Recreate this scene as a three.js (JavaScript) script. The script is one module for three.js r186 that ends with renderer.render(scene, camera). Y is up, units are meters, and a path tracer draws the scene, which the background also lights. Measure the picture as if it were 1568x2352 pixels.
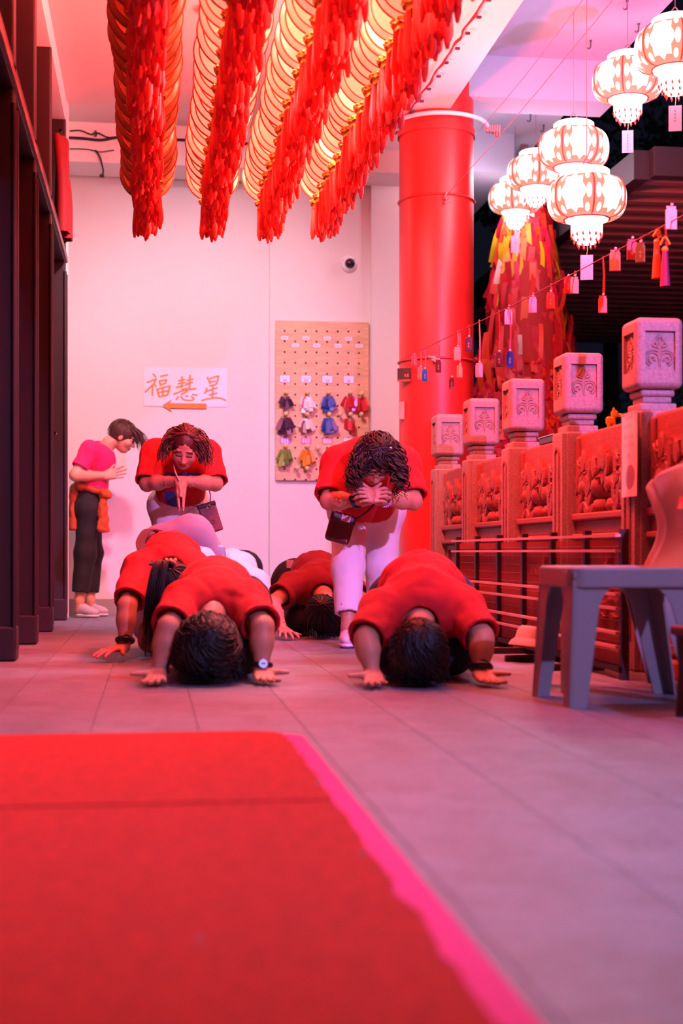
import * as THREE from 'three';
import { RoundedBoxGeometry } from 'three/addons/geometries/RoundedBoxGeometry.js';
import { mergeGeometries } from 'three/addons/utils/BufferGeometryUtils.js';
import { ImprovedNoise } from 'three/addons/math/ImprovedNoise.js';
import { RectAreaLightUniformsLib } from 'three/addons/lights/RectAreaLightUniformsLib.js';
import { Brush, Evaluator, SUBTRACTION } from 'three-bvh-csg';
RectAreaLightUniformsLib.init();

// ------------------------------------------------------------------ camera, sky, exposure, large lights
const scene = new THREE.Scene();
const YAW = 7.63 * Math.PI / 180, FOCAL = 3267, EYE = 0.5, HORIZON = 1268;
const camera = new THREE.PerspectiveCamera(2 * Math.atan(1176 / FOCAL) * 180 / Math.PI, 1568 / 2352, 0.05, 200);
camera.position.set(0, EYE, 0);
camera.rotation.y = -YAW;
camera.setViewOffset(1568, 2352, 0, 1176 - HORIZON, 1568, 2352);
camera.focus = 8.0;
camera.userData.fStop = 2.0;
const renderer = new THREE.WebGLRenderer({ antialias: true });
renderer.toneMapping = THREE.LinearToneMapping;
renderer.toneMappingExposure = 0.82;
renderer.shadowMap.enabled = true;
scene.background = new THREE.Color().setRGB(0.006, 0.006, 0.014);
scene.environment = null;

// violet stage flood under the outer eave, ahead of the prayer hall (its housing is built with the lamps below)
const COIN_LIGHT = new THREE.Color().setRGB(1.0, 0.065, 0.055), COIN_POWER = 16;
const PALACE_LIGHT = new THREE.Color().setRGB(0.96, 0.74, 0.94), PALACE_POWER = 3.2;
const FLOODS = [   // [position, target, colour, intensity, cone in degrees]
  [[4.6, 0.9, -6.2], [3.1, 4.1, -9.6], [0.5, 0.25, 1.0], 85, 18],
  [[3.1, 3.95, 0.9], [2.15, 1.15, -6.8], [0.78, 0.28, 1.0], 270, 15],
  [[3.25, 3.95, 0.6], [0.1, 0.0, -4.3], [0.40, 0.34, 1.0], 115, 27],
];
const PASSAGE_LAMP = 10;
const DOWN_COLOR = [0.93, 0.80, 1.0], DOWNLIGHTS = [[0.38, -8.8, [0.5, 0.8, -11.75], 36, 46], [0.62, -6.3, [0.45, 0, -6.4], 30, 30], [0.5, -2.6, [0.1, 0, -2.6], 19, 33]];   // ceiling lamps above the coin lanterns

// ------------------------------------------------------------------ helpers
let seed = 7;
const rnd = () => { seed = (seed * 1664525 + 1013904223) >>> 0; return seed / 4294967296; };
const rr = (a, b) => a + (b - a) * rnd();
const V = (x, y, z) => new THREE.Vector3(x, y, z);
const noise3 = new ImprovedNoise();
const C = (hex) => new THREE.Color(hex);
// a point of the place: pixel column / row of the photograph at the distance d along the corridor
function at(px, py, d) {
  const u = (px - 784) / FOCAL, x = d * Math.tan(YAW + Math.atan(u));
  const dc = x * Math.sin(YAW) + d * Math.cos(YAW);
  return V(x, EYE + (HORIZON - py) / FOCAL * dc, -d);
}
const taken = new Map();
function numbered(name) {
  const n = taken.get(name) || 0; taken.set(name, n + 1);
  return n ? name + '_' + String(n).padStart(3, '0') : name;
}
const M = (color, roughness = 0.7, extra = {}) => new THREE.MeshStandardMaterial({ color, roughness, metalness: 0, ...extra });
const P = (color, roughness, extra) => new THREE.MeshPhysicalMaterial({ color, roughness, metalness: 0, ...extra });
function prep(g) {
  let r = g.index ? g.toNonIndexed() : g;
  const o = new THREE.BufferGeometry();
  o.setAttribute('position', r.getAttribute('position'));
  if (!r.getAttribute('normal')) r.computeVertexNormals();
  o.setAttribute('normal', r.getAttribute('normal'));
  o.setAttribute('uv', r.getAttribute('uv') || new THREE.BufferAttribute(new Float32Array(r.getAttribute('position').count * 2), 2));
  return o;
}
const join = (list) => list.length === 1 ? list[0] : mergeGeometries(list.map(prep), false);
function mesh(name, geo, mat, parent = scene) {
  const m = new THREE.Mesh(Array.isArray(geo) ? join(geo) : geo, mat);
  m.name = parent === scene ? numbered(name) : name;
  m.castShadow = true; m.receiveShadow = true;
  parent.add(m);
  return m;
}
function tag(o, label, category, group) {
  o.userData.label = label; o.userData.category = category;
  if (group) o.userData.group = group;
  return o;
}
function thing(name, label, category, pos = [0, 0, 0], turn = 0, group) {
  const o = new THREE.Group(); o.name = numbered(name); scene.add(o);
  o.position.set(...pos); o.rotation.y = turn;
  return tag(o, label, category, group);
}
function part(name, parent) { const o = new THREE.Group(); o.name = name; parent.add(o); return o; }
function struct(name, geo, mat, parent = scene) {
  const m = mesh(name, geo, mat, parent);
  if (parent === scene) m.userData.kind = 'structure';
  return m;
}
const bx = (w, h, d, x = 0, y = 0, z = 0) => new THREE.BoxGeometry(w, h, d).translate(x, y, z);
const rb = (w, h, d, x = 0, y = 0, z = 0, r = 0.01, s = 2) => new RoundedBoxGeometry(w, h, d, s, Math.min(r, w / 2.01, h / 2.01, d / 2.01)).translate(x, y, z);
const cyl = (r0, r1, h, x = 0, y = 0, z = 0, s = 16) => new THREE.CylinderGeometry(r0, r1, h, s).translate(x, y, z);
const ball = (r, x = 0, y = 0, z = 0, a = 12, b = 8) => new THREE.SphereGeometry(r, a, b).translate(x, y, z);
const lathe = (pts, s = 24) => new THREE.LatheGeometry(pts.map(([x, y]) => new THREE.Vector2(x, y)), s);
function tube(pts, r, seg = 24, rs = 6, closed = false) {
  const v = pts.map((p) => Array.isArray(p) ? V(...p) : p);
  const c = v.length === 2 ? new THREE.LineCurve3(v[0], v[1]) : new THREE.CatmullRomCurve3(v, closed);
  return new THREE.TubeGeometry(c, v.length === 2 ? 1 : seg, r, rs, closed);
}
// a tube whose radius changes along its length
function taper(pts, rad, seg = 16, rs = 6) {
  const v = pts.map((p) => Array.isArray(p) ? V(...p) : p);
  const c = v.length === 2 ? new THREE.LineCurve3(v[0], v[1]) : new THREE.CatmullRomCurve3(v);
  const g = new THREE.TubeGeometry(c, seg, 1, rs, false), p = g.attributes.position, q = V(0, 0, 0);
  for (let i = 0; i <= seg; i++) {
    const t = i / seg, o = c.getPointAt(t), f = typeof rad === 'function' ? rad(t) : rad[0] + (rad[1] - rad[0]) * t;
    for (let j = 0; j <= rs; j++) { const k = i * (rs + 1) + j; q.fromBufferAttribute(p, k).sub(o).multiplyScalar(f).add(o); p.setXYZ(k, q.x, q.y, q.z); }
  }
  return g;
}
function beam(a, b, w, h) {   // a box-section bar between two points
  const A = a.isVector3 ? a : V(...a), B = b.isVector3 ? b : V(...b), L = A.distanceTo(B);
  const g = new THREE.BoxGeometry(w, h, L), m = new THREE.Matrix4().lookAt(A, B, Math.abs(B.y - A.y) > 0.95 * L ? V(1, 0, 0) : V(0, 1, 0));
  return g.applyMatrix4(m).translate((A.x + B.x) / 2, (A.y + B.y) / 2, (A.z + B.z) / 2);
}
function dataTex(n, m, f, srgb = true) {
  const d = new Uint8Array(n * m * 4);
  for (let j = 0; j < m; j++) for (let i = 0; i < n; i++) { const c = f(i / n, j / m, i, j); const k = (j * n + i) * 4; d[k] = c[0]; d[k + 1] = c[1]; d[k + 2] = c[2]; d[k + 3] = 255; }
  const t = new THREE.DataTexture(d, n, m); t.wrapS = t.wrapT = THREE.RepeatWrapping; t.magFilter = THREE.LinearFilter; t.minFilter = THREE.LinearMipmapLinearFilter; t.generateMipmaps = true;
  if (srgb) t.colorSpace = THREE.SRGBColorSpace;
  t.needsUpdate = true; return t;
}
function canvasTex(w, h, draw) {
  const c = document.createElement('canvas'); c.width = w; c.height = h;
  draw(c.getContext('2d'), w, h);
  const t = new THREE.CanvasTexture(c); t.colorSpace = THREE.SRGBColorSpace; t.magFilter = THREE.LinearFilter; return t;
}
// periodic value noise for textures
function tileNoise(n, s) {
  const g = new Float32Array(n * n); let q = s; for (let i = 0; i < n * n; i++) { q = (q * 1664525 + 1013904223) >>> 0; g[i] = q / 4294967296; }
  return (u, v) => {
    const x = u * n, y = v * n, i = Math.floor(x), j = Math.floor(y), f = x - i, e = y - j, F = f * f * (3 - 2 * f), E = e * e * (3 - 2 * e);
    const a = (p, r) => g[((r % n + n) % n) * n + (p % n + n) % n];
    return (a(i, j) * (1 - F) + a(i + 1, j) * F) * (1 - E) + (a(i, j + 1) * (1 - F) + a(i + 1, j + 1) * F) * E;
  };
}
const n8 = tileNoise(8, 3), n32 = tileNoise(32, 5), n128 = tileNoise(128, 9);
const grainBump = dataTex(256, 256, (u, v) => { const a = 255 * (0.5 * n128(u, v) + 0.3 * n32(u, v) + 0.2 * rnd()); return [a, a, a]; }, false);
function rep(t, x, y) { const c = t.clone(); c.repeat.set(x, y); c.needsUpdate = true; return c; }

// ------------------------------------------------------------------ the setting
const CEIL = 3.85, LEFT = -0.62, RIGHT = 2.24, BACK = -11.75;
const plaster = M(0xe4dedb, 0.85, { bumpMap: rep(grainBump, 4, 4), bumpScale: 0.0006 });
const plasterWhite = M(0xf1ece6, 0.8);
const slabPaint = M(0xaea6b6, 0.85);
const darkWood = M(0x2b1518, 0.5, { bumpMap: rep(grainBump, 1, 6), bumpScale: 0.0005 });
const darkPanel = M(0x24121a, 0.55);
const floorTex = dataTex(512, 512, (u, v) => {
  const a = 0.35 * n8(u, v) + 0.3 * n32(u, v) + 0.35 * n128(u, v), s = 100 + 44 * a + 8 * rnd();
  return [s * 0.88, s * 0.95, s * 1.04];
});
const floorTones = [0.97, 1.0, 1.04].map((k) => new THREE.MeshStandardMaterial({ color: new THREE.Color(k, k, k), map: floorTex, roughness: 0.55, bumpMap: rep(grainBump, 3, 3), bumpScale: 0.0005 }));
const grout = M(0xc4beba, 0.9);

// floor: a bed of pale grout with rows of long grey tiles on it
const floor = struct('floor', bx(7.0, 0.2, 16.2, 1.0, -0.106, -5.6), grout);
{
  const tw = 0.3, tl = 0.6, shapes = [];
  for (let k = 0; k < 4; k++) {
    const g = bx(tw - 0.002, 0.012, tl - 0.002, 0, 0, 0), uv = g.attributes.uv, ox = k * 0.23, oy = k * 0.41;
    const p = g.attributes.position;
    for (let i = 0; i < p.count; i++) uv.setXY(i, ox + p.getX(i) * 0.9, oy + p.getZ(i) * 0.9);
    shapes.push(g);
  }
  let n = 0;
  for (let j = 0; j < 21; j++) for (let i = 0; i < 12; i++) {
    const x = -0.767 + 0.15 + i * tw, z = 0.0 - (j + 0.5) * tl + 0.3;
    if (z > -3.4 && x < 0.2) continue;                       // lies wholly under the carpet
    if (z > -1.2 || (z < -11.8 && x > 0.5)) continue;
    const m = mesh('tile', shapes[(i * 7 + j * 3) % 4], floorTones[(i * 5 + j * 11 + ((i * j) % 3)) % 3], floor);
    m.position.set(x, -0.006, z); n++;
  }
}
// left wall: rendered wall with white cornice, end pilaster
struct('wall_left', [bx(0.2, CEIL + 0.3, 13.2, -0.92, (CEIL + 0.3) / 2, -4.15)], darkPanel);
struct('trim_1', [bx(0.07, 0.16, 12.95, LEFT - 0.035, CEIL - 0.08, -4.2), bx(0.2, 0.03, 12.95, LEFT - 0.1, CEIL - 0.175, -4.2)], plasterWhite);
struct('trim_2', [rb(0.26, CEIL - 0.0, 0.16, LEFT - 0.12, CEIL / 2, -10.79, 0.012)], plasterWhite);
// back wall in three steps
struct('wall_back', [bx(3.2, CEIL + 0.3, 0.2, -0.6, (CEIL + 0.3) / 2, BACK - 0.1)], plaster);
struct('wall_back_right', [bx(0.845, CEIL + 0.3, 0.245, 0.971 + 0.4225, (CEIL + 0.3) / 2, BACK - 0.0775)], plaster);
struct('wall_back_end', [bx(0.55, CEIL + 0.3, 0.29, 1.811 + 0.275, (CEIL + 0.3) / 2, BACK - 0.055)], plaster);
struct('baseboard_back', [bx(3.2, 0.118, 0.014, -0.6, 0.059, BACK + 0.007), bx(0.845, 0.118, 0.014, 1.3935, 0.059, BACK + 0.052), bx(0.55, 0.118, 0.014, 2.086, 0.059, BACK + 0.097)], M(0xa39c98, 0.7));
struct('trim_3', [bx(4.6, CEIL - 3.54, 0.42, 0.06, (CEIL + 3.54) / 2, -11.46)], plaster);           // cross beam above the back wall
struct('wall_passage', [bx(2.95, CEIL + 0.3, 0.16, -2.355, (CEIL + 0.3) / 2, -10.8), bx(0.2, CEIL + 0.3, 1.6, -3.7, (CEIL + 0.3) / 2, -11.3)], plaster);
struct('ceiling', [bx(RIGHT + 4.0, 0.16, 14.6, (RIGHT - 4.0) / 2, CEIL + 0.08, -4.9)], M(0xcdc0ba, 0.9));
struct('beam_edge', [bx(0.363, 0.48, 14.4, 1.9715, 3.96, -4.9)], plaster);                              // edge beam over the railing
struct('wall_front', [bx(9.0, CEIL + 0.6, 0.2, 1.2, (CEIL + 0.6) / 2, 3.2)], plaster);                // entrance wall behind the photographer
// outer slab, cross beams and the hook strip of the eave
struct('ceiling_eave', [bx(0.9, 0.14, 14.6, RIGHT + 0.45, 4.22, -4.9), bx(0.28, 0.2, 19.5, 3.28, 4.25, -7.2)], slabPaint);
for (const z of [-10.4, -4.6]) struct('trim_4', [bx(1.2, 0.31, 0.36, RIGHT + 0.58, 4.0, z)], slabPaint);
struct('trim_5', [bx(0.9, 0.34, 3.2, RIGHT + 0.45, 3.98, -13.7)], slabPaint);
// the drop beyond the railing
struct('ground', [bx(30, 0.1, 40, 12, -0.65, -12)], M(0x17151a, 0.9));

// dark timber front of the hall: posts, panelled doors, transom
const doorPosts = [-1.6, -2.85, -4.1, -5.45, -6.7, -7.9, -9.12, -10.62];
for (const z of doorPosts) {
  const t = thing('door_post', 'dark brown moulded timber post between the panelled hall doors', 'post', [LEFT - 0.08, 0, z], 0, 'timber posts of the hall front');
  mesh('shaft', [rb(0.14, CEIL - 0.16, 0.12, 0.01, (CEIL - 0.16) / 2 + 0.0, 0, 0.012, 2)], darkWood, t);
  mesh('edge_bead', [cyl(0.012, 0.012, 2.5, 0.08, 1.3, -0.062, 8), cyl(0.012, 0.012, 2.5, 0.08, 1.3, 0.062, 8)], darkWood, t);
  mesh('foot_block', [rb(0.16, 0.16, 0.15, 0.01, 0.08, 0, 0.012)], darkWood, t);
}
for (let k = 0; k + 1 < doorPosts.length; k++) {
  const z0 = doorPosts[k] - 0.07, z1 = doorPosts[k + 1] + 0.07, w = z0 - z1, zc = (z0 + z1) / 2;
  const t = thing('hall_door', k === 6 ? 'dark timber panelled door with a steel lever handle by the back passage' : 'dark timber panelled door leaf between two moulded posts', 'door', [LEFT - 0.17, 0, zc], 0, k === 6 ? undefined : 'panelled doors of the hall front');
  mesh('leaf', [bx(0.05, 2.62, w, 0, 1.31, 0)], darkPanel, t);
  for (const [y0, y1] of [[0.14, 0.66], [0.78, 1.0], [1.12, 2.5]]) for (const s of [-1, 1]) {
    const pw = w / 2 - 0.11, zz = s * (w / 4);
    const f = mesh('panel_frame', [bx(0.03, 0.03, pw, 0.035, y0, zz), bx(0.03, 0.03, pw, 0.035, y1, zz), bx(0.03, y1 - y0, 0.03, 0.035, (y0 + y1) / 2, zz - pw / 2), bx(0.03, y1 - y0, 0.03, 0.035, (y0 + y1) / 2, zz + pw / 2)], darkWood, t);
    mesh('panel', [rb(0.02, y1 - y0 - 0.1, pw - 0.1, 0.0, (y0 + y1) / 2, zz, 0.008)].map((g) => g.translate(0.03, 0, 0)), darkPanel, f);
  }
  if (k === 6) {
    mesh('handle_plate', [rb(0.012, 0.22, 0.05, 0.07, 1.55, -0.3, 0.004)], M(0x101014, 0.4), t);
    mesh('handle', [tube([[0.07, 1.33, -0.3], [0.12, 1.33, -0.3], [0.125, 1.33, -0.24]], 0.011, 10, 8)], M(0xc9c4c4, 0.25, { metalness: 1 }), t);
  }
  const u = thing('lattice_transom', k === 6 ? 'dark transom panel above the last hall door, beside the red drape' : 'dark timber transom panel above a hall door', 'panel', [LEFT - 0.165, 2.76, zc], 0, k === 6 ? undefined : 'transom panels above the hall doors');
  mesh('board', [bx(0.03, CEIL - 0.2 - 2.76, w, 0, (CEIL - 0.2 - 2.76) / 2, 0)], darkPanel, u);
  mesh('lattice', [-0.3, 0, 0.3].map((q) => bx(0.02, CEIL - 0.2 - 2.76, 0.024, 0.025, (CEIL - 0.2 - 2.76) / 2, q * w)), darkWood, u);
}
{
  const t = thing('transom_rail', 'long dark timber rail with a paler lower edge above the hall doors', 'beam', [LEFT - 0.06, 2.69, -4.5]);
  mesh('rail', [rb(0.12, 0.13, 12.3, 0, 0, 0, 0.008)], darkWood, t);
  mesh('lower_moulding', [bx(0.016, 0.045, 12.3, 0.066, -0.04, 0)], M(0x8a6f6a, 0.5), t);
}
{
  const t = thing('red_drape', 'short red cloth drape bunched at the top corner of the timber front', 'drape', [LEFT + 0.0, 2.72, -10.2]);
  const sh = []; for (let k = 0; k < 7; k++) sh.push(taper([[rr(-0.03, 0.02), 0.68, 0.16 - k * 0.055], [rr(-0.03, 0.03), 0.35, 0.17 - k * 0.055], [rr(-0.04, 0.03), 0, 0.17 - k * 0.056]], [0.026, 0.044], 10, 8));
  mesh('cloth', sh, M(0xa3161c, 0.75), t);
  mesh('hanging_rod', [cyl(0.01, 0.01, 0.46, 0, 0.83, 0).rotateX(0)].map(() => tube([[0, 0.69, 0.22], [0, 0.69, -0.22]], 0.01)), darkWood, t);
}

// ------------------------------------------------------------------ hanging coin lanterns with red tassels
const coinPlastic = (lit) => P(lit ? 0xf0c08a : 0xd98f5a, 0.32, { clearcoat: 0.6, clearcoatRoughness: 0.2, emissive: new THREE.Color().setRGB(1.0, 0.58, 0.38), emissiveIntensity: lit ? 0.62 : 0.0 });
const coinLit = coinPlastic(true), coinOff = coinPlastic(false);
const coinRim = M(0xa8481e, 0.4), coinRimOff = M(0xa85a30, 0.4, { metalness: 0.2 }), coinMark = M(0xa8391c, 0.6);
const goldTrim = M(0xd9a94e, 0.32, { metalness: 0.6 }), tasselRed = [0xf65a48, 0xff6a54, 0xee4a3c].map((h) => P(h, 0.95, { transmission: 0.5, thickness: 0 }));
const cordDark = M(0x2a1c1c, 0.7), whiteMetal = M(0xe8e4e4, 0.4);
const coin = {};
{
  const prof = [[0.001, 0.052], [0.03, 0.0515], [0.07, 0.048], [0.105, 0.041], [0.128, 0.033], [0.134, 0.0335], [0.139, 0.031], [0.146, 0.027], [0.154, 0.021], [0.161, 0.012], [0.165, 0]];
  const full = [...prof, ...prof.slice(0, -1).reverse().map(([r, z]) => [r, -z])];
  coin.body = lathe(full.map(([r, z]) => [r, z]).reverse(), 36).rotateX(Math.PI / 2);
  const ring = (r, t, z) => new THREE.TorusGeometry(r, t, 6, 40).translate(0, 0, z);
  coin.rim = join([ring(0.165, 0.0052, 0), ring(0.141, 0.0038, 0.0305), ring(0.141, 0.0038, -0.0305)]);
  // four illegible coin characters as raised strokes, on both faces
  const strokes = [[-0.016, 0.018, -0.016, -0.018], [-0.004, 0.018, -0.004, -0.012], [-0.02, 0.004, 0.0, 0.004], [0.008, 0.012, 0.022, 0.012], [0.015, 0.016, 0.015, -0.02], [0.008, -0.004, 0.022, -0.004]];
  const ch = [];
  for (const [cx, cy] of [[0.0, -0.083], [0.075, 0.0], [-0.075, 0.0], [0.0, 0.083]]) for (const [a, b, c, d] of strokes) for (const s of [1, -1]) {
    const z = (q) => { for (let i = 1; i < prof.length; i++) if (prof[i][0] >= q) { const f = (q - prof[i - 1][0]) / (prof[i][0] - prof[i - 1][0]); return prof[i - 1][1] + f * (prof[i][1] - prof[i - 1][1]); } return 0; };
    const p = [cx + a, cy + b], q = [cx + c, cy + d];
    ch.push(beam([s * p[0], p[1], s * z(Math.hypot(...p))], [s * q[0], q[1], s * z(Math.hypot(...q))], 0.005, 0.004));
  }
  coin.marks = join(ch);
  coin.cap = join([lathe([[0.001, 0.195], [0.02, 0.19], [0.026, 0.175], [0.05, 0.165], [0.052, 0.152], [0.03, 0.15]], 14)]);
  // gold crown under the coin: two tiers with a scalloped lower edge
  const tier = (r, y, h, n) => {
    const g = new THREE.CylinderGeometry(r, r * 1.06, h, n * 4, 1, true).translate(0, y, 0), p = g.attributes.position;
    for (let i = 0; i < p.count; i++) if (p.getY(i) < y) { const a = Math.atan2(p.getZ(i), p.getX(i)); p.setY(i, p.getY(i) + 0.009 * Math.abs(Math.sin(a * n / 2))); }
    g.computeVertexNormals(); return g;
  };
  const beads = []; for (let k = 0; k < 16; k++) { const a = k / 16 * Math.PI * 2; beads.push(ball(0.0085, 0.082 * Math.cos(a), -0.166, 0.082 * Math.sin(a), 6, 5)); }
  coin.crown = join([tier(0.079, -0.172, 0.03, 10), tier(0.066, -0.196, 0.03, 9), lathe([[0.079, -0.157], [0.05, -0.145], [0.001, -0.14]], 20), ...beads]);
  coin.tassels = [0, 1, 2].map((k) => {
    const L = 0.155 + k * 0.022, g = new THREE.CylinderGeometry(1, 1, L, 10, 6), p = g.attributes.position;
    for (let i = 0; i < p.count; i++) {
      const t = 0.5 - p.getY(i) / L, a = Math.atan2(p.getZ(i), p.getX(i)), r0 = Math.hypot(p.getX(i), p.getZ(i));
      const r = r0 * (0.0085 + 0.0055 * Math.min(1, t * 1.6)) * (t > 0.9 ? 1 - (t - 0.9) * 5 : 1) * (1 + 0.22 * Math.sin(a * 4 + k * 2 + t * 3));
      p.setXYZ(i, r * Math.cos(a), -t * L - (t > 0.98 ? 0.004 * Math.sin(a * 7 + k) : 0), r * Math.sin(a));
    }
    g.computeVertexNormals(); return g;
  });
  coin.bead = lathe([[0.001, 0.02], [0.006, 0.016], [0.009, 0.006], [0.005, -0.004], [0.001, -0.006]], 8);
}
const coinRows = [   // x of the row, lit, label
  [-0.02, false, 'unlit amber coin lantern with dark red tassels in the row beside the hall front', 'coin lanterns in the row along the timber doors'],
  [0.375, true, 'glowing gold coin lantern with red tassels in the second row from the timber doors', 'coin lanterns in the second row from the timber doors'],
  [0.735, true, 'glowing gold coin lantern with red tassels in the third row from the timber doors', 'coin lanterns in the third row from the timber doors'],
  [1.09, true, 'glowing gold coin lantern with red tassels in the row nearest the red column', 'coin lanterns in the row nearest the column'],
];
const COIN_Y = 2.885, COIN_STEP = 0.222, COIN_END = -9.0, COIN_N = 19;
coinRows.forEach(([x, lit, label, group], r) => {
  for (let k = 0; k < COIN_N; k++) {
    const jx = rr(-0.006, 0.006) + 0.005 * Math.sin(k * 0.9 + r), jy = rr(-0.012, 0.012);
    const t = thing('coin_lantern', label, 'lantern', [x + jx, COIN_Y + jy, COIN_END + k * COIN_STEP + rr(-0.012, 0.012)], rr(-0.14, 0.14), group);
    t.rotation.z = rr(-0.03, 0.03);
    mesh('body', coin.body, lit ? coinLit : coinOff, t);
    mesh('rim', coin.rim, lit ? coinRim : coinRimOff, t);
    mesh('characters', coin.marks, coinMark, t);
    mesh('top_cap', coin.cap, goldTrim, t);
    mesh('crown', coin.crown, goldTrim, t);
    mesh('cord', [tube([[0, 0.19, 0], [0, 0.3 - jy, 0]], 0.0025)], cordDark, t);
    for (let j = 0; j < 16; j++) {
      const a = (j + 0.3 * rnd()) / (j < 11 ? 11 : 5) * Math.PI * 2, q = j < 11 ? 0.066 : 0.033;
      const m = mesh('tassel', coin.tassels[(j + k) % 3], tasselRed[(j * 2 + k) % 3], t);
      m.position.set(q * Math.cos(a), -0.205, q * Math.sin(a)); m.rotation.set(rr(-0.05, 0.05), rr(0, 6), rr(-0.05, 0.05));
      if (j % 2 === 0) { const b = mesh('tassel_bead', coin.bead, goldTrim, m); b.position.y = -0.008; }
    }
  }
  const w = mesh('support_wire', [tube([[x, COIN_Y + 0.3, COIN_END - 0.4], [x, COIN_Y + 0.3, COIN_END + COIN_N * COIN_STEP + 0.4]], 0.003), ...[0, 0.33, 0.66, 1].map((f) => tube([[x, COIN_Y + 0.3, COIN_END - 0.2 + f * 4.5], [x, CEIL, COIN_END - 0.2 + f * 4.5]], 0.0025))], cordDark);
  tag(w, 'thin dark wire carrying a row of coin lanterns below the ceiling', 'wire', 'wires of the coin lantern rows');
  if (lit) for (let k = 0; k < 5; k++) {
    const p = new THREE.PointLight(COIN_LIGHT, COIN_POWER * [0, 0.25, 0.45, 2.5][r], 0, 2);
    p.position.set(x, COIN_Y, COIN_END + (1 + 4 * k) * COIN_STEP); p.castShadow = true; p.shadow.radius = 5; p.name = 'coin_lantern_light'; scene.add(p);
  }
});

// ------------------------------------------------------------------ white palace lanterns along the eave
const lanternPrint = canvasTex(1536, 256, (g, w, h) => {
  g.fillStyle = '#d8997f'; g.fillRect(0, 0, w, h);
  const n = 6;
  for (let k = 0; k < n; k++) {
    const cx = (k + 0.5) * w / n;
    g.fillStyle = '#ffffff'; g.beginPath();
    for (let i = 0; i < 16; i++) { const a = i / 16 * Math.PI * 2, r = i % 2 ? 74 : 100; g.lineTo(cx + r * Math.cos(a) * 0.86, h / 2 + r * Math.sin(a)); }
    g.fill();
    for (const [dx, dy] of [[-100, -70], [-112, 0], [-100, 70], [100, -70], [112, 0], [100, 70]]) { g.beginPath(); g.ellipse(cx + dx * 0.88, h / 2 + dy, 17, 26, 0, 0, 7); g.fill(); }
    g.fillStyle = '#c46a56'; g.fillRect(k * w / n - 7, 0, 14, h); g.fillRect(w - 7, 0, 7, h);
  }
});
lanternPrint.wrapS = THREE.RepeatWrapping;
const lanternSkin = M(0x8a7c78, 0.6, { map: lanternPrint, emissive: new THREE.Color(1, 1, 1), emissiveMap: lanternPrint, emissiveIntensity: 1.25 });
const lanternWhite = M(0xfff6f4, 0.5, { emissive: new THREE.Color().setRGB(1, 0.93, 0.95), emissiveIntensity: 1.5 });
const lanternBeads = P(0xfff0f2, 0.2, { emissive: new THREE.Color().setRGB(1, 0.86, 0.93), emissiveIntensity: 1.1 });
const lanternRed = M(0xd3473f, 0.45), crystalRed = P(0xe0453c, 0.12, { clearcoat: 1 });
const pinkCard = M(0xf0a8c8, 0.7), inkDark = M(0x4a2b45, 0.8), twine = M(0xd8a878, 0.8);
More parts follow.
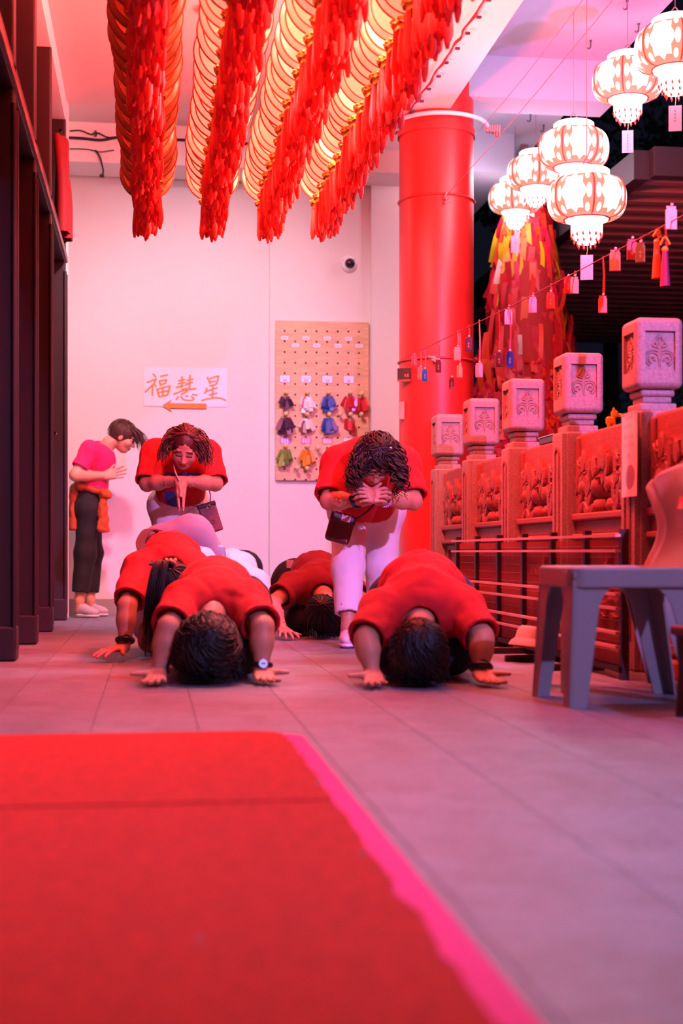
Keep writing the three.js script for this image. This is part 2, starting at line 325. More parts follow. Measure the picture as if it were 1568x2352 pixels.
function palaceLantern(pos, cord, label, card, marks) {
  const t = thing('palace_lantern', label, 'lantern', pos), turn = rr(0, 1);
  const prof = []; for (let i = 0; i <= 16; i++) { const a = -Math.PI / 2 + i / 16 * Math.PI; const e = Math.sign(Math.sin(a)) * Math.pow(Math.abs(Math.sin(a)), 0.85); prof.push([0.125 + 0.105 * Math.pow(Math.cos(a), 0.75), 0.118 * e]); }
  mesh('shade', lathe(prof, 48).rotateY(turn), lanternSkin, t);
  const ribs = []; for (let k = 0; k < 6; k++) { const a = k / 6 * Math.PI * 2 + turn; ribs.push(tube(prof.filter((_, i) => i % 2 === 0).map(([r, y]) => [(r + 0.002) * Math.sin(a), y, (r + 0.002) * Math.cos(a)]), 0.004, 16, 5)); }
  mesh('rib', ribs, lanternRed, t);
  mesh('top_collar', [lathe([[0.001, 0.172], [0.12, 0.172], [0.132, 0.164], [0.134, 0.13], [0.122, 0.114], [0.1, 0.112]], 32)], lanternWhite, t);
  mesh('lower_edge', [new THREE.TorusGeometry(0.131, 0.006, 6, 40).rotateX(Math.PI / 2).translate(0, -0.116, 0)], lanternRed, t);
  mesh('lower_collar', [lathe([[0.09, -0.113], [0.125, -0.117], [0.122, -0.128], [0.09, -0.134]], 32)], lanternWhite, t);
  const bd = [], dr = [];
  for (const [r, y0, y1, n] of [[0.086, -0.13, -0.2, 30], [0.07, -0.19, -0.232, 24], [0.048, -0.22, -0.258, 16]]) {
    bd.push(new THREE.CylinderGeometry(r, r, y0 - y1, n, 1, true).translate(0, (y0 + y1) / 2, 0));
    for (let k = 0; k < n; k++) { const a = k / n * Math.PI * 2; bd.push(cyl(0.0042, 0.0042, y0 - y1, (r + 0.003) * Math.cos(a), (y0 + y1) / 2, (r + 0.003) * Math.sin(a), 5)); if (k % 2 === 0) dr.push(new THREE.OctahedronGeometry(0.0075, 0).scale(1, 2.1, 1).translate((r + 0.004) * Math.cos(a), y1 - 0.013, (r + 0.004) * Math.sin(a))); }
  }
  mesh('bead_skirt', bd, lanternBeads, t);
  mesh('crystal_drops', dr, crystalRed, t).userData.kind = 'stuff';
  mesh('hanger', [tube([[0, 0.17, 0], [-0.02, 0.21, 0], [0, 0.235, 0], [0.02, 0.21, 0], [0, 0.17, 0]], 0.004, 20, 5), tube([[0, 0.235, 0], [0, cord, 0]], 0.0022)], M(0x8a6a80, 0.6), t);
  if (card) {
    mesh('card_string', [tube([[0, -0.255, 0], [0.004, -0.29, 0], [0, -0.325, 0]], 0.0018)], twine, t);
    const c = mesh('wish_card', [bx(0.072, 0.145, 0.002, 0, -0.395, 0)], pinkCard, t);
    const ink = []; for (let k = 0; k < marks; k++) { ink.push(bx(0.008, 0.0022, 0.001, 0, -0.352 - k * 0.019, 0.0015), bx(0.0022, 0.009, 0.001, -0.001, -0.353 - k * 0.019, 0.0016), bx(0.006, 0.002, 0.001, 0.001, -0.357 - k * 0.019, 0.0015)); }
    if (ink.length) mesh('writing', ink, inkDark, c);
    c.rotation.y = -0.3;
  }
  const p = new THREE.PointLight(PALACE_LIGHT, PALACE_POWER, 0, 2); p.position.set(pos[0], pos[1], pos[2]); p.castShadow = true; p.shadow.radius = 6; p.name = 'palace_lantern_light'; scene.add(p);
  return t;
}
const place = (px, py, d) => { const v = at(px, py, d); return [v.x, v.y, v.z]; };
palaceLantern(place(1550, 112, 7.75), 0.6, 'white palace lantern with bead skirt hung highest at the eave', true, 4);
palaceLantern(place(1441, 186, 8.95), 0.55, 'white palace lantern with a pink wish card below its bead skirt at the eave', true, 6);
palaceLantern(place(1317, 343, 9.05), 0.9, 'white palace lantern directly above the lowest hanging palace lantern', false, 0);
palaceLantern(place(1347, 458, 8.0), 1.3, 'lowest hanging white palace lantern, on a long twisted cord', true, 0);
palaceLantern(place(1230, 398, 11.0), 0.65, 'white palace lantern half hidden behind the paired lanterns by the ribbons', false, 0);
palaceLantern(place(1183, 455, 11.9), 0.7, 'white palace lantern nearest the red column, in front of the ribbons', true, 3);
for (const z of [-6.1, -3.2]) palaceLantern([3.05, 3.5, z], 0.6, 'white palace lantern of the eave row nearer the entrance wall', false, 0).userData.group = 'palace lanterns nearer the entrance';

// stage floods under the eave and lamp of the side passage
for (const [p, q, c, power, cone] of FLOODS) {
  const t = thing('flood_lamp', 'small black stage flood lamp under the eave', 'lamp', p, 0, 'flood lamps near the entrance');
  const dir = V(...q).sub(V(...p)).normalize(), head = part('head', t);
  head.quaternion.setFromUnitVectors(V(0, 0, 1), dir);
  mesh('housing', [lathe([[0.001, -0.12], [0.06, -0.1], [0.08, 0.0], [0.082, 0.02], [0.078, 0.02]], 20).rotateX(Math.PI / 2)], M(0x151515, 0.5), head);
  mesh('glowing_lens', [new THREE.CircleGeometry(0.075, 24).translate(0, 0, 0.012)], M(0xffffff, 0.4, { emissive: new THREE.Color().setRGB(...c), emissiveIntensity: 4 }), head);
  mesh('bracket', [tube([[0, 0, 0], [0, 0.1, -0.05], [0, 4.14 - p[1], -0.05]], 0.012)], M(0x151515, 0.5), t);
  const l = new THREE.SpotLight(new THREE.Color().setRGB(...c), power, 0, cone * Math.PI / 180, 0.6, 2);
  l.position.set(...p).addScaledVector(dir, 0.05); l.target.position.set(...q); l.castShadow = true; l.shadow.radius = 3.5; l.name = 'flood_light'; scene.add(l, l.target);
}
for (const [x, z, aim, power, cone] of DOWNLIGHTS) {
  const t = thing('ceiling_lamp', 'white round ceiling lamp above the coin lantern rows', 'lamp', [x, CEIL, z], 0, 'ceiling lamps of the corridor');
  mesh('housing', [lathe([[0.085, -0.002], [0.085, -0.05], [0.078, -0.05], [0.074, -0.02], [0.001, -0.02]], 24)], whiteMetal, t);
  mesh('glowing_lens', [new THREE.CircleGeometry(0.074, 24).rotateX(Math.PI / 2).translate(0, -0.024, 0)], M(0xffffff, 0.4, { emissive: new THREE.Color().setRGB(...DOWN_COLOR), emissiveIntensity: 3 }), t);
  const l = new THREE.SpotLight(new THREE.Color().setRGB(...DOWN_COLOR), power, 0, cone * Math.PI / 180, 0.5, 2);
  l.position.set(x, CEIL - 0.06, z); l.target.position.set(...aim); l.castShadow = true; l.shadow.radius = 3.5; l.name = 'ceiling_lamp_light'; scene.add(l, l.target);
}
{
  const t = thing('passage_lamp', 'round white ceiling lamp in the side passage', 'lamp', [-1.75, CEIL - 0.06, -11.28]);
  mesh('diffuser', [lathe([[0.001, -0.05], [0.12, -0.04], [0.17, 0], [0.17, 0.04]], 24)], lanternWhite, t);
  mesh('base_plate', [cyl(0.18, 0.18, 0.03, 0, 0.045, 0, 24)], plasterWhite, t);
  const p = new THREE.PointLight(new THREE.Color().setRGB(0.9, 0.95, 1), PASSAGE_LAMP, 0, 2); p.position.set(-1.75, CEIL - 0.15, -11.28); p.castShadow = true; p.shadow.radius = 6; scene.add(p);
}

// ------------------------------------------------------------------ red column
const redPaint = P(0xc9201c, 0.45, { clearcoat: 0.25, clearcoatRoughness: 0.35, bumpMap: rep(grainBump, 6, 8), bumpScale: 0.0004 });
const steel = M(0xc4c0c4, 0.3, { metalness: 0.9 }), whitePlastic = M(0xf0ecee, 0.35), ironDark = M(0x2a1a1e, 0.45, { metalness: 0.4 });
const COL = [2.105, -10.4], CR = 0.276;
{
  const t = thing('round_column', 'tall glossy red round column at the end of the railing', 'column', [COL[0], 0, COL[1]]);
  mesh('shaft', [cyl(CR, CR, 4.15, 0, 2.075, 0, 64)], redPaint, t);
  const hoop = (y, r) => new THREE.TorusGeometry(CR + r * 0.6, r, 6, 64).rotateX(Math.PI / 2).translate(0, y, 0);
  mesh('wire_band', [hoop(at(1000, 466, 10.4).y, 0.009)], redPaint, t);
  mesh('wire_band', [hoop(at(1000, 833, 10.4).y, 0.009)], redPaint, t);
  mesh('collar_plate', [new THREE.CylinderGeometry(CR + 0.012, CR + 0.012, 0.05, 64, 1, true).translate(0, 3.6, 0)], redPaint, t);
  mesh('footing', [lathe([[CR, 0.1], [CR + 0.06, 0.08], [CR + 0.07, 0.0]], 48)], M(0x8c8688, 0.7), t);
}
{
  const y = 3.685, pts = [];
  for (let k = 0; k <= 10; k++) { const a = -2.35 + k / 10 * 3.9; pts.push([COL[0] + 0.04 + 0.34 * Math.sin(a), y - 0.03 * k / 10 + 0.0 , COL[1] + 0.34 * Math.cos(a)]); }
  const h = thing('white_hoop', 'loose white plastic hoop with frayed twine around the top of the column', 'hoop');
  mesh('band', [tube(pts, 0.016, 48, 8)], whitePlastic, h);
  mesh('twine_knot', [0, 1, 2, 3, 4, 5].map((k) => tube([[COL[0] + 0.36 + 0.02 * k, y - 0.02, COL[1] + 0.1], [COL[0] + 0.37 + 0.015 * k, y - 0.07 - 0.01 * k, COL[1] + 0.12], [COL[0] + 0.35 + 0.02 * k, y - 0.09, COL[1] + 0.14]], 0.008, 8, 5)), M(0xa98a8a, 0.9), h);
}
const colFace = (px, py, out = 0.004) => {   // point on the column's front
  const u = (px - 784) / FOCAL, a = YAW + Math.atan(u), dx = Math.sin(a), dz = -Math.cos(a);
  const b = -(COL[0] * dx + COL[1] * dz), c = COL[0] ** 2 + COL[1] ** 2 - (CR + out) ** 2, s = -b - Math.sqrt(Math.max(0, b * b - c));
  return at(px, py, -dz * s);
};
{
  const p = colFace(928, 861), t = thing('column_plaque', 'small black plaque with orange lettering on the red column', 'plaque', [p.x - 0.01, p.y, p.z + 0.05], -0.55);
  mesh('board', [bx(0.1, 0.085, 0.012)], M(0x33161a, 0.5), t);
  mesh('frame', [bx(0.1, 0.012, 0.02, 0, -0.048, 0.0)], M(0xd8462c, 0.5), t);
  mesh('lettering', [bx(0.004, 0.018, 0.002, 0.012, -0.012, 0.0075), bx(0.012, 0.003, 0.002, 0.012, -0.016, 0.0075), bx(0.012, 0.003, 0.002, 0.012, -0.008, 0.0075), bx(0.004, 0.018, 0.002, 0.032, -0.012, 0.0075), bx(0.013, 0.003, 0.002, 0.032, -0.006, 0.0075), bx(0.013, 0.003, 0.002, 0.032, -0.02, 0.0075)], M(0xe8824a, 0.6), t);
  const q = colFace(922, 944), s = thing('switch_plate', 'blank pale switch plate low on the red column', 'switch', [q.x - 0.005, q.y, q.z + 0.03], -0.7);
  mesh('plate', [rb(0.045, 0.13, 0.012, 0, 0, 0, 0.004)], M(0xc88f86, 0.5), s);
}
// ------------------------------------------------------------------ stone railing
const graniteTex = dataTex(256, 256, (u, v) => { const r = rnd(), a = 150 + 26 * n32(u, v) + (r > 0.93 ? -62 : r < 0.06 ? 34 : (r - 0.5) * 26); return [a, a * 0.955, a * 0.96]; });
const granite = M(0xf2dcd8, 0.5, { map: graniteTex, bumpMap: rep(grainBump, 2, 2), bumpScale: 0.0005 });
const redStone = M(0xe08a80, 0.6, { map: graniteTex });
const uvMetres = (g, s = 4) => {   // box-projected texture coordinates in metres
  const p = g.attributes.position, n = g.attributes.normal, uv = new Float32Array(p.count * 2);
  for (let i = 0; i < p.count; i++) { const ax = Math.abs(n.getX(i)), ay = Math.abs(n.getY(i)), az = Math.abs(n.getZ(i)); const [a, b] = ax > ay && ax > az ? [p.getZ(i), p.getY(i)] : ay > az ? [p.getX(i), p.getZ(i)] : [p.getX(i), p.getY(i)]; uv[2 * i] = a * s; uv[2 * i + 1] = b * s; }
  g.setAttribute('uv', new THREE.BufferAttribute(uv, 2)); return g;
};
const post = {};
{
  const ev = new Evaluator(); ev.attributes = ['position', 'normal', 'uv'];
  let b = new Brush(new RoundedBoxGeometry(0.205, 0.295, 0.205, 4, 0.026));
  b.updateMatrixWorld();
  for (const [x, z, w, d] of [[0, 0.1025, 0.13, 0.03], [0, -0.1025, 0.13, 0.03], [0.1025, 0, 0.03, 0.13], [-0.1025, 0, 0.03, 0.13]]) { const c = new Brush(new THREE.BoxGeometry(w, 0.165, d)); c.position.set(x, 0.008, z); c.updateMatrixWorld(); b = ev.evaluate(b, c, SUBTRACTION); }
  post.cap = uvMetres(b.geometry.index ? b.geometry.toNonIndexed() : b.geometry);
  // scrolls and a bud in low relief, on the four sides
  const relief = [];
  const arc = (cx, cy, r, a0, a1, w) => { const p = []; for (let k = 0; k <= 8; k++) { const a = a0 + (a1 - a0) * k / 8; p.push([cx + r * Math.cos(a), cy + r * Math.sin(a), 0]); } relief.push(tube(p, w, 16, 5)); };
  for (const s of [-1, 1]) {
    const A = (cx, cy, r, a0, a1, w) => arc(s * cx, cy, r, s > 0 ? a0 : Math.PI - a0, s > 0 ? a1 : Math.PI - a1, w);
    A(0.032, -0.032, 0.012, 3.6, -1.6, 0.0065); A(0.03, -0.03, 0.028, 3.3, -1.2, 0.005); A(0.026, -0.036, 0.044, 2.6, 0.3, 0.005); A(0.06, 0.0, 0.058, 3.25, 2.2, 0.005);
    relief.push(tube([[0, 0.075, 0], [s * 0.016, 0.05, 0], [s * 0.03, 0.028, 0], [s * 0.012, 0.02, 0]], 0.0055, 12, 5));
  }
  relief.push(tube([[0, 0.07, 0], [0, 0.03, 0], [0, -0.06, 0]], 0.005, 10, 5));
  const one = join(relief).scale(1, 1, 0.9);
  post.carving = [0, 1, 2, 3].map((k) => one.clone().translate(0, 0.004, 0.0882).rotateY(k * Math.PI / 2));
  post.neck = uvMetres(prep(join([rb(0.15, 0.03, 0.15, 0, 1.165, 0, 0.012), rb(0.128, 0.03, 0.128, 0, 1.138, 0, 0.008), rb(0.16, 0.035, 0.16, 0, 1.105, 0, 0.008)])));
  const sh = new THREE.Shape(); const w = 0.1, c = 0.022;
  sh.moveTo(-w + c, -w); sh.lineTo(w - c, -w); sh.lineTo(w - c, -w + c); sh.lineTo(w, -w + c); sh.lineTo(w, w - c); sh.lineTo(w - c, w - c); sh.lineTo(w - c, w); sh.lineTo(-w + c, w); sh.lineTo(-w + c, w - c); sh.lineTo(-w, w - c); sh.lineTo(-w, -w + c); sh.lineTo(-w + c, -w + c);
  post.shaft = uvMetres(prep(new THREE.ExtrudeGeometry(sh, { depth: 1.07, bevelEnabled: true, bevelThickness: 0.01, bevelSize: 0.006, bevelSegments: 1 }).rotateX(-Math.PI / 2).translate(0, 0.01, 0)));
  const ar = new THREE.Shape(); ar.moveTo(-0.04, 0); ar.lineTo(0.04, 0); ar.lineTo(0.04, 0.84); ar.absarc(0, 0.84, 0.04, 0, Math.PI); ar.lineTo(-0.04, 0);
  const hole = new THREE.Path(); hole.moveTo(-0.026, 0.02); hole.lineTo(-0.026, 0.84); hole.absarc(0, 0.84, 0.026, Math.PI, 0, true); hole.lineTo(0.026, 0.02); ar.holes.push(hole);
  post.moulding = new THREE.ExtrudeGeometry(ar, { depth: 0.012, bevelEnabled: false }).translate(0, 0.14, 0).rotateY(-Math.PI / 2).translate(-0.1, 0, 0);
}
const POST_D = [4.74, 5.79, 6.84, 7.89, 8.93, 9.97], RX = 2.1;
const postLabel = ['carved granite railing post behind the grey plastic chairs', 'carved granite railing post with a laminated paper notice hung on it', 'carved granite railing post with the yellow toy standing beside its neck', 'carved granite railing post with the glass tray edge beside its neck', 'carved granite railing post with the blue toy standing beside its neck', 'carved granite railing post standing against the red column'];
POST_D.forEach((d, i) => {
  const t = thing('railing_post', postLabel[i], 'post', [RX, 0, -d], 0, 'granite posts of the railing');
  mesh('shaft', post.shaft, granite, t);
  mesh('side_moulding', post.moulding, redStone, t);
  mesh('neck', post.neck, granite, t);
  const c = mesh('cap', post.cap, granite, t); c.position.y = 1.33;
  for (const g of post.carving) mesh('carved_relief', g, granite, c);
});
// one bay of the railing: rail board, pierced carving with gourds, ledge, relief panel
const bay = {};
{
  const L = 0.83;
  const leaf = (w, h, tip = 0.5) => { const s = new THREE.Shape(); s.moveTo(0, h); s.bezierCurveTo(w * 0.25, h * 0.75, w * 0.5, h * tip, w * 0.42, h * 0.22); s.bezierCurveTo(w * 0.36, 0.05 * h, 0.1 * w, 0, 0, 0); s.bezierCurveTo(-0.1 * w, 0, -w * 0.36, 0.05 * h, -w * 0.42, h * 0.22); s.bezierCurveTo(-w * 0.5, h * tip, -w * 0.25, h * 0.75, 0, h); return s; };
  const lf = (w, h, x, y, rot, z = 0, dp = 0.02) => new THREE.ExtrudeGeometry(leaf(w, h), { depth: dp, bevelEnabled: true, bevelThickness: 0.008, bevelSize: 0.006, bevelSegments: 1, curveSegments: 5 }).rotateZ(rot).translate(x, y, z);
  const crest = (x, sc) => {
    const o = [];
    for (const [dx, dy, w, h, r] of [[0, 0.06, 0.07, 0.2, 0], [-0.045, 0.05, 0.055, 0.15, 0.15], [0.045, 0.05, 0.055, 0.15, -0.15], [-0.08, 0.0, 0.05, 0.18, 0.1], [0.08, 0.0, 0.05, 0.18, -0.1], [-0.06, 0.02, 0.05, 0.15, 3.0], [0.06, 0.02, 0.05, 0.15, 3.28], [0, 0.05, 0.06, 0.13, 3.14], [-0.03, 0.1, 0.04, 0.1, 0.5], [0.03, 0.1, 0.04, 0.1, -0.5], [-0.095, -0.02, 0.04, 0.12, 3.0], [0.095, -0.02, 0.04, 0.12, 3.28]]) o.push(lf(w * sc, h * sc, x + dx * sc, dy * sc, r, rr(-0.006, 0.012)));
    for (let k = 0; k < 7; k++) o.push(ball(0.012 * sc, x + rr(-0.07, 0.07) * sc, rr(-0.01, 0.16) * sc, 0.026, 6, 5));
    return o;
  };
  const stem = (x) => {
    const o = [tube([[x, -0.02, 0.01], [x + 0.008, -0.1, 0.012], [x, -0.2, 0.01]], 0.012, 10, 6)];
    for (let k = 0; k < 9; k++) { const s = k % 2 ? 1 : -1; o.push(lf(0.04, 0.075, x + s * 0.008, -0.19 + k * 0.02, s * (-0.9 + rr(-0.5, 0.5)), rr(-0.004, 0.014), 0.014)); }
    return o;
  };
  bay.carving = join([...[...crest(-0.27, 0.95), ...crest(0, 1), ...crest(0.27, 0.95)].map((g) => g.scale(1, 0.56, 1).translate(0, -0.02, 0)), ...stem(-0.2), ...stem(0.2), ...stem(-0.33), ...stem(0.33)]);
  bay.gourd = lathe([[0.001, 0.0], [0.05, 0.004], [0.062, 0.03], [0.05, 0.058], [0.03, 0.068], [0.05, 0.082], [0.07, 0.115], [0.062, 0.15], [0.038, 0.172], [0.026, 0.182], [0.04, 0.194], [0.03, 0.21], [0.001, 0.214]], 24);
  bay.board = rb(0.07, 0.21, 0.83, 0, 0.97, 0, 0.02, 3);
  const slope = new THREE.Shape(); slope.moveTo(-0.07, 0.62); slope.lineTo(0.06, 0.6); slope.lineTo(0.06, 0.67); slope.lineTo(-0.075, 0.66);
  bay.ledge = join([rb(0.13, 0.035, 0.83, -0.005, 0.668, 0, 0.01), rb(0.09, 0.07, 0.83, 0.0, 0.62, 0, 0.01), rb(0.13, 0.03, 0.83, -0.005, 0.572, 0, 0.01)]);
  bay.side = rb(0.1, 0.38, 0.05, 0, 0.87, 0, 0.012);
  bay.panel = bx(0.05, 0.5, 0.83, 0.01, 0.31, 0);
  const rel = []; let sd = 0;
  for (let k = 0; k < 46; k++) { const a = rr(0, 6.28), r = Math.sqrt(rnd()); rel.push(lf(rr(0.03, 0.055), rr(0.05, 0.085), 0.26 * r * Math.cos(a), 0.15 * r * Math.sin(a), rr(0, 6.28), rr(-0.008, 0.006), 0.012)); }
  for (let k = 0; k < 8; k++) { const a = k / 8 * 6.28; rel.push(ball(0.022, 0.1 * Math.cos(a), 0.07 * Math.sin(a), 0.008, 8, 6)); }
  bay.relief = join(rel).rotateY(-Math.PI / 2).translate(-0.018, 0.33, 0);
  const fr = 0.03; bay.frame = join([bx(0.03, fr, 0.72, -0.022, 0.53, 0), bx(0.03, fr, 0.72, -0.022, 0.11, 0), bx(0.03, 0.42, fr, -0.022, 0.32, 0.35), bx(0.03, 0.42, fr, -0.022, 0.32, -0.35), rb(0.14, 0.07, 0.83, -0.01, 0.035, 0, 0.01)]);
}
const bayLabel = ['carved stone railing panel behind the grey plastic chairs', 'carved stone railing panel between the notice post and the yellow toy', 'carved stone railing panel under the glass tray', 'carved stone railing panel behind the blue toy', 'carved stone railing panel ending at the red column'];
for (let i = 0; i + 1 < POST_D.length; i++) {
  const t = thing('stone_balustrade', bayLabel[i], 'railing', [RX, 0, -(POST_D[i] + POST_D[i + 1]) / 2]);
  mesh('rail_board', bay.board, redStone, t);
  const cv = mesh('pierced_carving', bay.carving, redStone, t); cv.rotation.y = -Math.PI / 2; cv.position.set(-0.026, 0.87, 0);
  for (const z of [-0.3, -0.1, 0.1, 0.3]) { const g = mesh('gourd', bay.gourd, redStone, t); g.position.set(0.0, 0.683, z); }
  for (const s of [-1, 1]) mesh('jamb', bay.side, redStone, t).position.z = s * 0.39;
  mesh('ledge', bay.ledge, redStone, t);
  mesh('panel', bay.panel, redStone, t);
  mesh('panel_frame', bay.frame, redStone, t);
  mesh('panel_relief', bay.relief, redStone, t);
}
// ------------------------------------------------------------------ low display rack in front of the railing
const rackIron = M(0x3a1c22, 0.5, { metalness: 0.3 }), rackRail = M(0xc99a98, 0.45), rackWire = M(0xa85a58, 0.5);
{
  const xs = 1.83, ds = [5.34, 5.85, 6.36, 6.87, 7.38, 7.89, 8.4];
  for (let i = 0; i + 1 < ds.length; i += 1) {
    const t = thing('wire_rack', ['low wire prayer rack beside the grey chairs', 'low wire prayer rack in front of the notice post', 'low wire prayer rack behind the small pink hat', 'low wire prayer rack with its foot toward the kneeling man', 'low wire prayer rack nearing the red column', 'low wire prayer rack nearest the red column'][i], 'rack', [xs, 0, -(ds[i] + ds[i + 1]) / 2], 0, 'wire racks along the railing');
    const h = 0.255;
    if (i === 0) mesh('upright', [bx(0.03, 0.59, 0.035, 0, 0.295, h - 0.018)], rackIron, t);
    mesh('upright', [bx(0.03, 0.59, 0.035, 0, 0.295, -h + 0.018)], rackIron, t);
    for (const y of [0.565, 0.505, 0.335, 0.28, 0.185, 0.13]) mesh('rail', [bx(0.022, 0.011, 2 * h, -0.03, y, 0)], rackRail, t);
    const w = []; for (let k = 0; k < 34; k++) w.push(cyl(0.0016, 0.0016, 0.5, 0.006, 0.3, -h + 0.02 + k * 0.0142, 4));
    for (let k = 0; k < 12; k++) w.push(bx(0.003, 0.003, 2 * h, 0.006, 0.06 + k * 0.042, 0));
    const wm = mesh('wire_mesh', w, rackWire, t); wm.userData.kind = 'stuff';
    mesh('foot', [rb(0.3, 0.03, 0.03, -0.08, 0.015, -h + 0.03, 0.004)], rackIron, t);
    mesh('bottom_bar', [bx(0.03, 0.025, 2 * h, 0, 0.04, 0)], rackIron, t);
  }
}
// ------------------------------------------------------------------ grey plastic chairs
const chairGrey = P(0x948a88, 0.42, { clearcoat: 0.15, bumpMap: rep(grainBump, 3, 3), bumpScale: 0.0004 });
const chairParts = {};
{
  // the chair faces -x; its origin is on the floor below the middle of the seat
  const W = 0.37, D = 0.43;
  const leg = (x, z, tx, tz) => {   // L-section leg that splays and narrows
    const o = [], sx = Math.sign(x), sz = Math.sign(z), th = 0.007;
    const quad = (pts) => { const g = new THREE.BufferGeometry(); g.setAttribute('position', new THREE.Float32BufferAttribute(pts.flat(), 3)); g.setIndex([0, 1, 2, 0, 2, 3, 4, 6, 5, 4, 7, 6, 0, 4, 5, 0, 5, 1, 1, 5, 6, 1, 6, 2, 2, 6, 7, 2, 7, 3, 3, 7, 4, 3, 4, 0]); const n = g.toNonIndexed(); n.computeVertexNormals(); return n; };
    const wm = 0.088, wb = 0.06, wt = 0.17, ym = 0.335, lx = tx + (x - tx) * 0.18, lz = tz + (z - tz) * 0.18;
    const seg = (X0, Y0, Z0, w0, X1, Y1, Z1, w1) => {
      o.push(quad([[X0, Y0, Z0], [X0 - sx * w0, Y0, Z0], [X1 - sx * w1, Y1, Z1], [X1, Y1, Z1], [X0, Y0, Z0 - sz * th], [X0 - sx * w0, Y0, Z0 - sz * th], [X1 - sx * w1, Y1, Z1 - sz * th], [X1, Y1, Z1 - sz * th]]));
      o.push(quad([[X0, Y0, Z0], [X0, Y0, Z0 - sz * w0], [X1, Y1, Z1 - sz * w1], [X1, Y1, Z1], [X0 - sx * th, Y0, Z0], [X0 - sx * th, Y0, Z0 - sz * w0], [X1 - sx * th, Y1, Z1 - sz * w1], [X1 - sx * th, Y1, Z1]]));
    };
    const ys = [0.41, 0.385, 0.36, 0.33, 0], ws = [0.17, 0.125, 0.103, 0.09, 0.06];
    for (let q = 0; q < 4; q++) { const f0 = 1 - ys[q] / 0.41, f1 = 1 - ys[q + 1] / 0.41; seg(tx + (x - tx) * f0, ys[q], tz + (z - tz) * f0, ws[q], tx + (x - tx) * f1, ys[q + 1], tz + (z - tz) * f1, ws[q + 1]); }
    o.push(tube([[tx - sx * 0.006, 0.41, tz - sz * 0.006], [x - sx * 0.006, 0.0, z - sz * 0.006]], 0.009, 4, 8));
    return join(o);
  };
  chairParts.legs = [[-0.235, W / 2 + 0.015, -0.215, W / 2 - 0.004], [-0.235, -W / 2 - 0.015, -0.215, -W / 2 + 0.004], [0.27, W / 2 + 0.02, 0.19, W / 2 - 0.006], [0.27, -W / 2 - 0.02, 0.19, -W / 2 + 0.006]].map((a) => leg(...a));
  // seat: dished top with rounded apron
  const top = new THREE.BoxGeometry(D, 0.02, W, 20, 1, 14), p = top.attributes.position;
  for (let i = 0; i < p.count; i++) { const x = p.getX(i), z = p.getZ(i), e = Math.max(Math.abs(x) / (D / 2), Math.abs(z) / (W / 2)); const dip = -0.012 * (1 - e * e) + (x < -D / 2 + 0.05 ? -0.01 * (1 - (x + D / 2) / 0.05) : 0); p.setY(i, p.getY(i) + 0.436 + dip); }
  top.computeVertexNormals();
  const apr = []; const ring = [];
  const sh = new THREE.Shape(), r = 0.045, a = D / 2 + 0.004, b = W / 2 + 0.004; sh.moveTo(-a + r, -b); sh.lineTo(a - r, -b); sh.absarc(a - r, -b + r, r, -Math.PI / 2, 0); sh.lineTo(a, b - r); sh.absarc(a - r, b - r, r, 0, Math.PI / 2); sh.lineTo(-a + r, b); sh.absarc(-a + r, b - r, r, Math.PI / 2, Math.PI); sh.lineTo(-a, -b + r); sh.absarc(-a + r, -b + r, r, Math.PI, 1.5 * Math.PI);
  const ho = new THREE.Path(); const k = 0.012; ho.moveTo(-a + r, -b + k); ho.lineTo(a - r, -b + k); ho.absarc(a - r, -b + r, r - k, -Math.PI / 2, 0); ho.lineTo(a - k, b - r); ho.absarc(a - r, b - r, r - k, 0, Math.PI / 2); ho.lineTo(-a + r, b - k); ho.absarc(-a + r, b - r, r - k, Math.PI / 2, Math.PI); ho.lineTo(-a + k, -b + r); ho.absarc(-a + r, -b + r, r - k, Math.PI, 1.5 * Math.PI); sh.holes.push(ho);
  apr.push(new THREE.ExtrudeGeometry(sh, { depth: 0.05, bevelEnabled: true, bevelThickness: 0.008, bevelSize: 0.006, bevelSegments: 3, curveSegments: 6 }).rotateX(Math.PI / 2).translate(0, 0.442, 0));
  chairParts.seat = join([top, ...apr]);
  // backrest: a swept sheet with an hourglass outline and an S in profile
  const nu = 14, nv = 22, pos = [], idx = [];
  for (let s = 0; s < 2; s++) for (let j = 0; j <= nv; j++) for (let i = 0; i <= nu; i++) {
    const t = j / nv, u = i / nu * 2 - 1, y = 0.43 + t * 0.375;
    const hw = 0.155 + 0.05 * Math.cos(t * Math.PI * 2) - (t > 0.88 ? (t - 0.88) * 0.35 : 0) + 0.012 * t;
    const x = 0.185 + 0.075 * t + 0.02 * Math.sin(t * Math.PI * 1.8) - 0.02 * (1 - u * u) * 0.0 - 0.035 * u * u * t + s * 0.009;
    pos.push(x, y - 0.03 * u * u * (t > 0.8 ? (t - 0.8) * 5 : 0), u * hw);
  }
  const N = (nu + 1) * (nv + 1), id = (s, j, i) => s * N + j * (nu + 1) + i;
  for (let j = 0; j < nv; j++) for (let i = 0; i < nu; i++) { idx.push(id(0, j, i), id(0, j, i + 1), id(0, j + 1, i), id(0, j, i + 1), id(0, j + 1, i + 1), id(0, j + 1, i)); idx.push(id(1, j, i), id(1, j + 1, i), id(1, j, i + 1), id(1, j, i + 1), id(1, j + 1, i), id(1, j + 1, i + 1)); }
  for (let j = 0; j < nv; j++) for (const i of [0, nu]) { const q = [id(0, j, i), id(0, j + 1, i), id(1, j, i), id(1, j + 1, i)]; idx.push(q[0], q[1], q[2], q[1], q[3], q[2]); }
  for (let i = 0; i < nu; i++) { const q = [id(0, nv, i), id(0, nv, i + 1), id(1, nv, i), id(1, nv, i + 1)]; idx.push(q[0], q[1], q[2], q[1], q[3], q[2]); }
